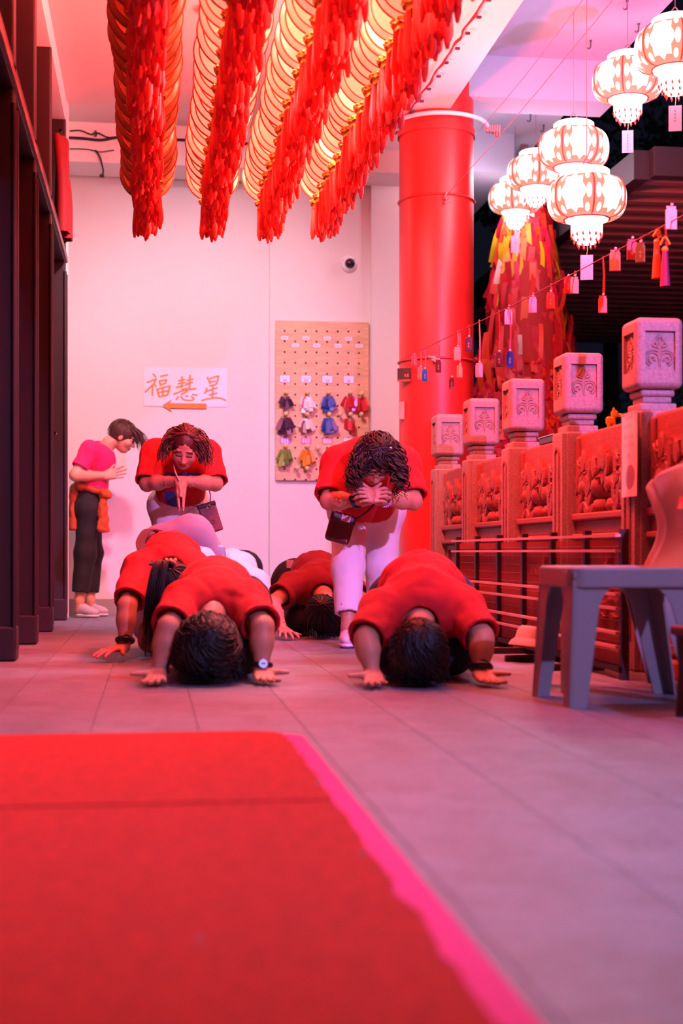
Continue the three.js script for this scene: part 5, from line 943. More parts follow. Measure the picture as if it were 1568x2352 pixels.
// someone prostrate on the floor, crown toward the photographer
function prostrate(o) {
  const t = thing('person', o.label, 'person', [0, 0, 0], 0, o.group), sk = o.skin || SKIN, j = o.j, S = o.scale || 1;
  const HB = frame(o.up, o.face), hipV = o.hipV || V(0.1, 0, 0), hL = j.pelvis.clone().sub(hipV), hR = j.pelvis.clone().add(hipV);
  // body
  const body = Field(0.03);
  body.cap(mid(j.neck, j.chest, 0.4), j.neck, 0.06, 0.052).cap(j.neck, j.head, 0.05, 0.06).cap(j.chest, j.mid, 0.1, 0.12).cap(j.mid, j.pelvis, 0.12, 0.13);
  for (const s of ['L', 'R']) { body.cap(j.chest, j['sh' + s], 0.09, 0.055).cap(j['sh' + s], j['el' + s], 0.05, 0.041).chain([j['el' + s], mid(j['el' + s], j['wr' + s], 0.35), j['wr' + s]], [0.041, 0.042, 0.027]); const h = s === 'L' ? hL : hR; body.cap(h, j['kn' + s], 0.08, 0.055).cap(j['kn' + s], j['an' + s], 0.053, 0.034); }
  const parts = [body.geo(0.011, skinCol(sk)), headGeo(j.head, HB, o.headScale || 1, sk)];
  for (const s of ['L', 'R']) if (o['hand' + s]) { const [f, b, th, opt] = o['hand' + s]; parts.push(handGeo(j['wr' + s], f, b, th, { skin: sk, from: mid(j['el' + s], j['wr' + s], 0.75), ...opt })); }
  mesh('body', bareMerge(parts), skinMat, t);
  // shirt
  const c = o.cell || 0.0075, sr = o.sr || [0.135, 0.158, 0.165], F = Field(0.05);
  F.cap(mid(j.chest, j.neck, 0.35), j.chest, 0.085, sr[0], 0.08).cap(j.chest, j.mid, sr[0], sr[1], 0.08).sleeve(j.mid, o.hem, sr[1], sr[2], 0.06);
  for (const s of ['L', 'R']) { const end = mid(j['sh' + s], j['el' + s], o.sleeve || 0.92), dd = j['el' + s].clone().sub(j['sh' + s]).normalize(); F.cap(j.chest, j['sh' + s], sr[0] * 0.82, 0.085, 0.07).sleeve(j['sh' + s], end, 0.082, o.cuff || 0.077, 0.045); }
  for (const s of ['L', 'R']) { const end = mid(j['sh' + s], j['el' + s], o.sleeve || 0.92), dd = j['el' + s].clone().sub(j['sh' + s]).normalize(); F.sub(end.clone().addScaledVector(dd, -0.02), end.clone().addScaledVector(dd, 0.12), (o.cuff || 0.077) - 0.02, 0.08); }
  F.sub(j.neck.clone().lerp(j.chest, 0.12), j.head, o.neckHole || 0.07, 0.09, 0.01).folds(0.0085, 11, 0.6);
  mesh('shirt', F.geo(c, o.shirtColor), o.shirt, t);
  // trousers
  const T = Field(0.04);
  T.cap(hL, hR, o.hipR || 0.142, o.hipR || 0.142).cap(j.pelvis, j.pelvis.clone().lerp(j.mid, 0.35), 0.145, 0.13);
  for (const s of ['L', 'R']) { const h = s === 'L' ? hL : hR; if (o.shorts) T.sleeve(h, mid(h, j['kn' + s], o.shorts), 0.115, 0.092); else T.cap(h, j['kn' + s], 0.112, 0.082).sleeve(j['kn' + s], mid(j['kn' + s], j['an' + s], 0.92), 0.082, 0.056); }
  T.folds(0.007, 12, 0.5); T.cut(V(0, 0.004, 0), DOWN);
  mesh('trousers', T.geo(c * 1.15), o.trousers, t);
  const sm = o.shoe || M(0x2a2428, 0.6);
  for (const s of ['L', 'R']) { const a = j['an' + s], G = Field(0.02).cap(V(a.x, 0.055, a.z), V(a.x, 0.03, a.z - 0.14), 0.045, 0.034).cut(V(0, 0.003, 0), DOWN); mesh('shoe', G.geo(0.008), sm, t); }
  // hair
  const hr = o.hairR || [0.1, 0.108, 0.118], hs = o.headScale || 1, H = Field(0.02), hc = loc(j.head, HB, 0, 0.018, -0.012);
  H.ell(hc, hr.map((v) => v * hs), HB); if (o.hairBlobs) o.hairBlobs(H, j.head, HB); H.cut(loc(j.head, HB, 0, -0.035, 0.06), V(0, 0, 0).addScaledVector(HB[2], 1).addScaledVector(HB[1], -0.5));
  H.ell(loc(j.head, HB, 0, -0.11, -0.04), [0.1, 0.09, 0.1], HB, 0.02, -1);
  H.folds(0.006, 34, 0.3).cut(V(0, 0.004, 0), DOWN);
  mesh('hair', [H.geo(0.0065), ...strands(hc, HB, hr.map((v) => v * hs * 0.99), o.strandN || 200, { crown: o.crown || [0, 0.75, -0.6], len: o.hairLen || [0.13, 0.24], thick: 0.0034, droop: 0.5, stiff: 0.75, ...(o.strandOpt || {}) })], o.hair || hairBlack, t);
  return { t, HB };
}
const flatHand = (side, out, curl = 0.16) => [V(side * 0.1, -0.2, 1), V(0, -1, 0), V(side, 0.1, 0.1), { curl, spread: 0.1, tcurl: 0.2, ...out }];

// man in front on the left, forehead to the floor
{
  const j = { head: JX(474, 5.42, 0.128), neck: JX(488, 5.6, 0.262), chest: JX(492, 5.72, 0.285), mid: JX(494, 5.95, 0.315), pelvis: JX(500, 6.22, 0.262), shL: JX(424, 5.65, 0.3), shR: JX(566, 5.65, 0.3), elL: JX(388, 5.45, 0.215), elR: JX(602, 5.46, 0.215), wrL: JX(362, 5.43, 0.044), wrR: JX(600, 5.42, 0.044), knL: JX(436, 5.72, 0.1), knR: JX(553, 5.62, 0.1), anL: JX(455, 6.3, 0.06), anR: JX(545, 6.3, 0.06) };
  const { t } = prostrate({ label: 'prostrate man in a red T-shirt with a silver watch, forehead to floor', group: 'worshippers prostrate on the floor', j, up: V(0.05, -0.12, 0.98), face: V(-0.05, -0.98, -0.15), hem: JX(498, 6.18, 0.3), handL: flatHand(-1, {}), handR: flatHand(1, {}), shirt: redShirt, trousers: blackCloth, hairR: [0.112, 0.118, 0.128], headScale: 1.0, strandN: 480, hairLen: [0.1, 0.26], cuff: 0.084, neckHole: 0.056, strandOpt: { wave: 0.7, thick: 0.0028 } });
  bandAround(j.elR, j.wrR, 0.86, 0.034, 0.022, M(0x1a1a1e, 0.4), 'watch_strap', t, [V(0.1, 0.3, 1), M(0xb8b4ba, 0.4, { metalness: 0.9 })]);
}
// man in front on the right
{
  const j = { head: JX(962, 5.2, 0.118), neck: JX(964, 5.4, 0.232), chest: JX(968, 5.52, 0.272), mid: JX(968, 5.8, 0.325), pelvis: JX(970, 6.1, 0.285), shL: JX(876, 5.44, 0.272), shR: JX(1062, 5.44, 0.272), elL: JX(840, 5.3, 0.175), elR: JX(1106, 5.3, 0.178), wrL: JX(856, 5.24, 0.044), wrR: JX(1103, 5.24, 0.044), knL: JX(905, 5.48, 0.105), knR: JX(1040, 5.48, 0.105), anL: JX(925, 6.1, 0.06), anR: JX(1015, 6.1, 0.06) };
  const { t } = prostrate({ label: 'prostrate man in a red T-shirt and navy trousers with a black watch', group: 'worshippers prostrate on the floor', j, up: V(0, -0.1, 0.99), face: V(0, -0.99, -0.1), hem: JX(970, 6.12, 0.305), sr: [0.15, 0.172, 0.178], handL: flatHand(-1, {}), handR: flatHand(1, {}), shirt: redShirt2, trousers: navyCloth, hairR: [0.098, 0.112, 0.12], sleeve: 0.98, cuff: 0.082, neckHole: 0.068, strandN: 480, hairLen: [0.16, 0.3], crown: [0, 0.5, -0.8], strandOpt: { droop: 0.62, stiff: 0.8, wave: 0.5, thick: 0.0028 } });
  bandAround(j.elR, j.wrR, 0.84, 0.034, 0.028, M(0x121214, 0.4), 'watch_strap', t, [V(0.1, 0.9, 0.6), M(0x1c1a20, 0.15)]);
  mesh('necklace', [tube([loc(j.neck, [V(1, 0, 0), V(0, 1, 0), V(0, 0, 1)], -0.056, 0.005, -0.01), loc(j.neck, [V(1, 0, 0), V(0, 1, 0), V(0, 0, 1)], 0, 0.05, 0.012), loc(j.neck, [V(1, 0, 0), V(0, 1, 0), V(0, 0, 1)], 0.056, 0.005, -0.01)], 0.0025, 16, 5)], M(0xc89a50, 0.3, { metalness: 0.8 }), t);
}
// woman on hands and knees behind the man on the left
{
  const j = { head: JX(396, 6.66, 0.335), neck: JX(392, 6.84, 0.405), chest: JX(386, 6.98, 0.43), mid: JX(392, 7.22, 0.445), pelvis: JX(405, 7.5, 0.42), shL: JX(322, 6.86, 0.415), shR: JX(445, 6.9, 0.41), elL: JX(292, 6.66, 0.25), elR: JX(470, 6.7, 0.24), wrL: JX(286, 6.6, 0.065), wrR: JX(480, 6.62, 0.065), knL: JX(345, 6.9, 0.075), knR: JX(440, 7.0, 0.075), anL: JX(372, 7.45, 0.06), anR: JX(435, 7.5, 0.06) };
  const { t, HB } = prostrate({ label: 'ponytailed woman in a red T-shirt on hands and knees under a grey sling bag', group: 'worshippers prostrate on the floor', j, up: V(0, 0.05, 1), face: V(0.1, -1, 0.0), hem: JX(404, 7.48, 0.44), sr: [0.13, 0.152, 0.16], handL: [V(-0.75, -0.12, 0.7), V(0, 1, 0), V(1, 0, 0.5), { curl: 0.16, spread: 0.2, tcurl: 0.5 }], shirt: redShirt, trousers: whiteTrousers, shorts: 0.86, skin: new THREE.Color(0xb87a62), hairR: [0.092, 0.102, 0.108], strandN: 170, hairLen: [0.1, 0.16], sleeve: 0.86, cuff: 0.08, shoe: M(0x7a7480, 0.6),
    shirtColor: undefined });
  const a = loc(j.head, HB, 0, 0.07, -0.09), tail = [];
  for (let k = 0; k < 70; k++) { const w = rr(-0.03, 0.03), v = rr(-0.03, 0.03), L = rr(0.24, 0.4); tail.push(taper([a.clone().add(V(w * 0.3, 0, v * 0.3)), a.clone().add(V(-0.04 + w, 0.03, 0.1 + v)), a.clone().add(V(-0.07 + w * 1.3, -0.1, 0.15 + v)), a.clone().add(V(-0.085 + w * 1.1 - L * 0.04, -L, 0.13 + v))], (q) => 0.0052 * (1.1 - 0.8 * q), 12, 4)); }
  mesh('ponytail', tail, hairBlack, t);
  const tie = mesh('hair_tie', [new THREE.TorusGeometry(0.02, 0.009, 8, 18).rotateX(0.5).translate(a.x, a.y + 0.012, a.z + 0.025)], M(0xd86a5a, 0.5), t);
  mesh('hair_tie_beads', [[-0.02, 0xe0a030], [0.0, 0xc04a80], [0.02, 0xd8d0e0]].map(([x]) => ball(0.009, a.x + x, a.y + 0.036, a.z + 0.02, 8, 6)), M(0xe0a860, 0.35), tie);
  bandAround(j.elL, j.wrL, 0.84, 0.034, 0.026, M(0x15151a, 0.4), 'watch_strap', t, [V(0.2, 0.4, 1), M(0x1c1c22, 0.15)]);
  const pr = []; const pc = V(j.mid.x + 0.015, 0, 0); for (let k = 0; k < 8; k++) { const x = at(388, 0, 7.05).x - 0.045 + k * 0.011; pr.push(rb(0.008, 0.003, 0.014, x, 0.603 - Math.abs(k - 3.5) * 0.001, -7.1 + (k % 2) * 0.004, 0.001)); }
  mesh('shirt_print', pr, M(0xf0a8a8, 0.7), t);
  // sling bag across her back
  const b = tag(new THREE.Group(), 'grey lilac cloth sling bag lying across the back of the ponytailed woman', 'bag'); b.name = numbered('sling_bag'); scene.add(b);
  const bc = JX(422, 7.5, 0.575), G = Field(0.06).cap(bc.clone().add(V(-0.13, -0.01, 0)), bc.clone().add(V(0.05, 0.02, 0)), 0.085, 0.095).cap(bc.clone().add(V(0.05, 0.02, 0)), bc.clone().add(V(0.17, -0.085, 0.02)), 0.09, 0.05).folds(0.012, 8, 0.3);
  mesh('pouch', G.geo(0.009), cloth(0x8a84a0), b);
  mesh('strap', [(() => { const pts = [bc.clone().add(V(-0.12, 0.03, 0.06)), JX(340, 7.2, 0.61), JX(322, 7.0, 0.545), JX(330, 6.86, 0.5), JX(345, 6.78, 0.44)]; const c = new THREE.CatmullRomCurve3(pts), sh = new THREE.Shape([new THREE.Vector2(-0.004, -0.022), new THREE.Vector2(0.004, -0.022), new THREE.Vector2(0.004, 0.022), new THREE.Vector2(-0.004, 0.022)]); return new THREE.ExtrudeGeometry(sh, { steps: 30, extrudePath: c, bevelEnabled: false }); })()], cloth(0x4a3440), b);
  mesh('bottle_pocket', [rb(0.05, 0.09, 0.05, bc.x + 0.19, bc.y - 0.08, bc.z + 0.04, 0.02)], P(0x9ab0c8, 0.25, { clearcoat: 1 }), b);
}
// person in maroon, prostrate in the middle
{
  const j = { head: JX(745, 8.14, 0.128), neck: JX(742, 8.32, 0.25), chest: JX(735, 8.44, 0.29), mid: JX(728, 8.74, 0.345), pelvis: JX(712, 9.05, 0.305), shL: JX(676, 8.38, 0.3), shR: JX(800, 8.4, 0.29), elL: JX(622, 8.2, 0.2), elR: JX(840, 8.25, 0.2), wrL: JX(650, 8.12, 0.055), wrR: JX(826, 8.12, 0.055), knL: JX(688, 8.42, 0.1), knR: JX(775, 8.42, 0.1), anL: JX(690, 9.1, 0.06), anR: JX(745, 9.1, 0.06) };
  const { t } = prostrate({ label: 'prostrate woman in a maroon T-shirt and black trousers between the bowing women', group: 'worshippers prostrate on the floor', j, up: V(0.1, -0.1, 0.98), face: V(0.45, -0.88, -0.12), hem: JX(718, 8.95, 0.325), sr: [0.135, 0.155, 0.162], handL: [V(0.12, -0.1, 1), V(0, 1, 0), V(1, 0, 0), { curl: 0.18, spread: 0.2, tcurl: 0.6 }], handR: [V(-0.12, -0.1, 1), V(0, 1, 0), V(-1, 0, 0), { curl: 0.18, spread: 0.2 }], shirt: maroonShirt, trousers: blackCloth, hipR: 0.155, hairR: [0.1, 0.11, 0.118], strandN: 240, hairLen: [0.14, 0.26], sleeve: 0.62, cuff: 0.084, cell: 0.0085 });
  bandAround(j.elL, j.wrL, 0.82, 0.031, 0.004, M(0xd8a060, 0.3, { metalness: 0.8 }), 'bracelet', t);
  const p = JX(664, 8.95, 0.43); mesh('paper_tag', [rb(0.045, 0.05, 0.004, p.x, p.y - 0.005, p.z + 0.06, 0.001)], M(0xd8c0d0, 0.6), t);
}
// person in a white shirt, half hidden behind
{
  const j = { head: JX(556, 9.85, 0.13), neck: JX(555, 10.02, 0.24), chest: JX(555, 10.15, 0.28), mid: JX(545, 10.4, 0.36), pelvis: JX(528, 10.68, 0.37), shL: JX(510, 10.1, 0.28), shR: JX(592, 10.08, 0.28), elL: JX(490, 9.95, 0.16), elR: JX(606, 9.98, 0.165), wrL: JX(500, 9.9, 0.055), wrR: JX(611, 9.9, 0.058), knL: JX(520, 10.1, 0.1), knR: JX(575, 10.1, 0.1), anL: JX(515, 10.7, 0.06), anR: JX(550, 10.7, 0.06) };
  prostrate({ label: 'prostrate person in a white top and black trousers behind the silver watch wearer', group: 'worshippers prostrate on the floor', j, up: V(0, -0.1, 0.98), face: V(0, -0.98, -0.1), hem: JX(530, 10.62, 0.39), sr: [0.125, 0.14, 0.148], handR: [V(0.1, -0.1, 1), V(0, 1, 0), V(-1, 0, 0), { curl: 0.2, spread: 0.14 }], shirt: cloth(0xe6dce8), trousers: blackCloth, hipR: 0.15, strandN: 90, sleeve: 0.95, cell: 0.01 });
}

// someone standing and bowing
function bowing(o) {
  const t = thing('person', o.label, 'person', [0, 0, 0], 0, o.group), sk = o.skin || SKIN, j = o.j, HB = frame(o.up, o.face), c = o.cell || 0.0085;
  const body = Field(0.03);
  body.cap(mid(j.neck, j.chest, 0.4), j.neck, 0.06, 0.05).cap(j.neck, loc(j.head, HB, 0, -0.03, -0.02), 0.048, 0.054).cap(j.chest, j.pelvis, 0.11, 0.12);
  for (const s of ['L', 'R']) { body.cap(j.chest, j['sh' + s], 0.08, 0.05).cap(j['sh' + s], j['el' + s], 0.052, 0.044).chain([j['el' + s], mid(j['el' + s], j['wr' + s], 0.35), j['wr' + s]], [0.044, 0.042, 0.027]).cap(j['hp' + s], j['kn' + s], 0.075, 0.05).chain([j['kn' + s], mid(j['kn' + s], j['an' + s], 0.35), j['an' + s], V(j['an' + s].x, 0.05, j['an' + s].z)], [0.05, 0.05, 0.034, 0.036]); }
  const parts = [body.geo(0.011, skinCol(sk)), headGeo(j.head, HB, o.headScale || 1, sk)];
  for (const s of ['L', 'R']) { const [f, b, th, opt] = o['hand' + s]; parts.push(handGeo(j['wr' + s], f, b, th, { skin: sk, from: mid(j['el' + s], j['wr' + s], 0.75), ...opt })); }
  mesh('body', bareMerge(parts), skinMat, t);
  const sr = o.sr || [0.13, 0.14, 0.17], F = Field(0.05), ax = o.chestW || 0.06;
  const side = j.shR.clone().sub(j.shL).normalize();
  F.cap(mid(j.chest, j.neck, 0.5), j.chest, 0.07, sr[0], 0.08).cap(j.chest.clone().addScaledVector(side, -ax), j.chest.clone().addScaledVector(side, ax), sr[0], sr[0], 0.06).cap(j.chest, j.waist, sr[0], sr[1], 0.07).sleeve(j.waist, o.hem, sr[1], sr[2], 0.06);
  if (o.bust) F.cap(o.bust[0], o.bust[1], 0.1, 0.1, 0.08);
  for (const s of ['L', 'R']) { const end = mid(j['sh' + s], j['el' + s], o.sleeve || 0.95), dd = j['el' + s].clone().sub(j['sh' + s]).normalize(), cu = o.cuff || 0.088; F.cap(j.chest, j['sh' + s], sr[0] * 0.85, o.shR || 0.085, 0.07).sleeve(j['sh' + s], end, o.shR || 0.085, cu, 0.045); }
  for (const s of ['L', 'R']) { const end = mid(j['sh' + s], j['el' + s], o.sleeve || 0.95), dd = j['el' + s].clone().sub(j['sh' + s]).normalize(), cu = o.cuff || 0.088; F.sub(end.clone().addScaledVector(dd, -0.02), end.clone().addScaledVector(dd, 0.12), cu - 0.02, cu); }
  F.sub(j.neck.clone().lerp(j.chest, 0.15), j.head, 0.066, 0.085, 0.01).folds(o.foldAmp || 0.007, 11, 0.6);
  mesh('shirt', F.geo(c, o.shirtColor), o.shirt, t);
  const T = Field(0.04);
  T.cap(j.hpL, j.hpR, o.hipR || 0.125).cap(j.pelvis, mid(j.pelvis, j.waist, 0.5), 0.14, 0.125);
  const hem = o.trouserHem ?? 0.9;
  for (const s of ['L', 'R']) { T.cap(j['hp' + s], j['kn' + s], o.thigh || 0.105, o.knee || 0.084).sleeve(j['kn' + s], mid(j['kn' + s], j['an' + s], hem), o.knee || 0.084, o.ankleR || 0.064); const e = mid(j['kn' + s], j['an' + s], hem); T.sub(e.clone().add(V(0, 0.03, 0)), e.clone().add(V(0, -0.1, 0)), (o.ankleR || 0.064) - 0.018); }
  T.folds(0.0045, 12, 0.5);
  mesh('trousers', T.geo(c), o.trousers, t);
  return { t, HB };
}
const blue = new THREE.Color().setRGB(0.025, 0.06, 0.3);
function waves(t, o, HB, s, n, mats, opt) { // wavy locks down both sides of a bowed face
  const by = mats.map(() => []);
  for (let k = 0; k < n; k++) {
    const sd = k % 2 ? 1 : -1, st = loc(o, HB, sd * rr(0.03, 0.085) * s, rr(0.05, 0.1) * s, rr(-0.07, 0.05) * s), L = rr(...opt.len), w0 = rr(0, 6.3), pts = [st];
    let p = st.clone(), v = HB[0].clone().multiplyScalar(sd * 0.9).addScaledVector(HB[2], opt.fwd ?? 0.3).addScaledVector(HB[1], -0.2).normalize();
    for (let i = 0; i < 9; i++) { v.lerp(opt.fall || DOWN, 0.26).normalize(); p = p.clone().addScaledVector(v, L / 9); pts.push(p.clone().add(V(Math.sin(i * 1.5 + w0), 0.4 * Math.cos(i * 1.2 + w0), Math.cos(i * 1.5 + w0)).multiplyScalar(opt.wave * (0.3 + i / 9)))); }
    by[Math.floor(rnd() * rnd() * 1.4 * mats.length) % mats.length].push(taper(pts, (q) => opt.thick * (1.1 - 0.7 * q * q), 16, 5));
  }
  by.forEach((g, i) => g.length && mesh(i ? 'hair_highlights' : 'hair_locks', g, mats[i], t));
}
// woman in red and white trousers, bowing with pressed palms, on the left
{
  const j = { head: JX(424, 8.58, 1.125), neck: JX(420, 8.78, 1.115), chest: JX(416, 8.9, 1.06), waist: JX(415, 9.08, 0.93), pelvis: JX(415, 9.22, 0.83), shL: JX(356, 8.84, 1.115), shR: JX(476, 8.86, 1.115), elL: JX(338, 8.72, 0.915), elR: JX(494, 8.74, 0.92), wrL: JX(408, 8.52, 0.925), wrR: JX(422, 8.52, 0.925), hpL: JX(385, 9.22, 0.8), hpR: JX(447, 9.22, 0.8), knL: JX(382, 9.08, 0.45), knR: JX(446, 9.08, 0.45), anL: JX(384, 9.12, 0.1), anR: JX(444, 9.12, 0.1) };
  const y0 = 0.965, y1 = 0.925;
  const { t, HB } = bowing({ label: 'bowing woman in an oversized red T-shirt with a blue print and palms pressed downward', group: 'worshippers standing in a bow', j, headScale: 1.06, up: V(0.06, 0.76, 0.64), face: V(-0.08, -0.64, 0.76), skin: new THREE.Color(0xc48c74), hem: JX(415, 9.12, 0.86), sr: [0.13, 0.15, 0.16], chestW: 0.05, sleeve: 0.97, cuff: 0.087, shR: 0.08, shirt: P(0xffffff, 0.85, { vertexColors: true, sheen: 0.3, sheenColor: C(0xff8080) }), trousers: whiteTrousers, hipR: 0.135, thigh: 0.11, 
    shirtColor: (x, y, z, c) => { c.set(0xb80f17); const px = at(378, 0, 8.8).x, qx = at(460, 0, 8.8).x; if (x > px && x < qx && z > -9.0 && ((y > 0.935 && y < 0.985) || (y < 0.88 && x < at(416, 0, 8.9).x + 0.02))) c.copy(blue); },
    handL: [V(0.03, -1, 0.25), V(-1, 0, 0.05), V(0, 0.2, 1), { curl: 0.02, spread: 0.02, tcurl: 1.35 }], handR: [V(-0.03, -1, 0.25), V(1, 0, 0.05), V(0, 0.2, 1), { curl: 0.02, spread: 0.02, tcurl: 1.35 }] });
  const H = Field(0.02), hc = loc(j.head, HB, 0, 0.03, -0.024);
  H.ell(hc, [0.094, 0.104, 0.108], HB).chain([loc(j.head, HB, 0.085, 0.02, -0.03), loc(j.head, HB, 0.105, -0.04, -0.03), loc(j.head, HB, 0.1, -0.11, -0.01)], [0.035, 0.032, 0.014]).chain([loc(j.head, HB, -0.085, 0.02, -0.03), loc(j.head, HB, -0.1, -0.04, -0.04)], [0.035, 0.018]).cut(loc(j.head, HB, 0, 0.052, 0.08), V(0, 0, 0).addScaledVector(HB[2], 0.8).addScaledVector(HB[1], -0.45)).folds(0.004, 40, 0.3);
  mesh('hair', [H.geo(0.006), ...strands(hc, HB, [0.091, 0.101, 0.105], 150, { crown: [0, 0.8, 0.5], len: [0.12, 0.2], keep: (d) => !(d.z > 0.45 && d.y < 0.6), thick: 0.003 })], hairRed, t);
  waves(t, j.head, HB, 1.06, 300, [hairRed, hairLight], { len: [0.1, 0.2], wave: 0.006, thick: 0.0027, fwd: -0.35 });
  const hb = []; for (let k = 0; k <= 10; k++) { const a = -1.45 + k * 0.29; hb.push(loc(hc, HB, 0.097 * Math.sin(a), 0.107 * Math.cos(a) * 0.88 + 0.0, 0.05)); } mesh('headband', [tube(hb, 0.007, 24, 6)], M(0x4a2028, 0.5), t);
  addShoes(t, [[JX(384, 9.2, 0), JX(380, 8.93, 0)], [JX(444, 9.2, 0), JX(448, 8.93, 0)]], cloth(0xd8d0d8), M(0xeae4e8, 0.6), M(0xf0ecf0, 0.7));
  bandAround(j.elR, j.wrR, 0.8, 0.033, 0.006, M(0xe0d8e0, 0.2, { metalness: 0.8 }), 'bracelet', t);
  bandAround(j.elL, j.wrL, 0.72, 0.036, 0.003, M(0xd89a90, 0.3, { metalness: 0.6 }), 'bangle', t);
  mesh('lanyard', [tube([JX(398, 8.62, 1.03), JX(402, 8.52, 0.98), JX(411, 8.47, 0.92)], 0.005, 14, 6), tube([JX(418, 8.5, 0.79), JX(419, 8.6, 0.74), JX(420, 8.8, 0.7)], 0.004, 10, 5)], M(0xb09a90, 0.6), t);
  const b = tag(new THREE.Group(), 'brown patterned phone bag hanging beside the bowing woman with pressed palms', 'bag'); b.name = numbered('phone_bag'); scene.add(b);
  const bc = JX(483, 8.95, 0.5 + 78 * 8.9 / 3267); b.position.copy(bc); b.rotation.z = 0.3;
  const tex = canvasTex(256, 384, (g, W, H2) => { g.fillStyle = '#7a3a3c'; g.fillRect(0, 0, W, H2); for (let r = 0; r < 9; r++) for (let q = 0; q < 6; q++) { g.fillStyle = (r + q) % 2 ? '#8f4d4a' : '#5e2628'; const x = q * 46 + (r % 2) * 23, y = r * 46; if ((r + q) % 3 === 0) { g.beginPath(); g.arc(x, y, 10, 0, 7); g.fill(); } else { g.fillRect(x - 9, y - 3, 18, 6); g.fillRect(x - 3, y - 9, 6, 18); } } g.strokeStyle = '#1c1020'; g.lineWidth = 14; g.beginPath(); g.arc(140, 250, 26, 0, 7); g.stroke(); });
  mesh('pouch', [rb(0.115, 0.185, 0.03, 0, 0, 0, 0.012, 3)], P(0xffffff, 0.45, { map: tex, clearcoat: 0.3 }), b);
  mesh('top_flap', [rb(0.12, 0.03, 0.036, 0, 0.085, 0, 0.008)], M(0x2a1418, 0.5), b);
  mesh('ring', [new THREE.TorusGeometry(0.012, 0.003, 6, 16).translate(0.01, 0.07, 0.02)], M(0xd8a860, 0.2, { metalness: 1 }), b);
  mesh('strap', [tube([[0.03, 0.1, 0], [0.045, 0.16, 0], [0.02, 0.25, 0.02]], 0.004, 12, 6), tube([[-0.05, 0.09, 0], [-0.12, 0.13, 0.02], [-0.18, 0.2, 0.06]], 0.004, 12, 6)], M(0x5a2830, 0.5), b);
}
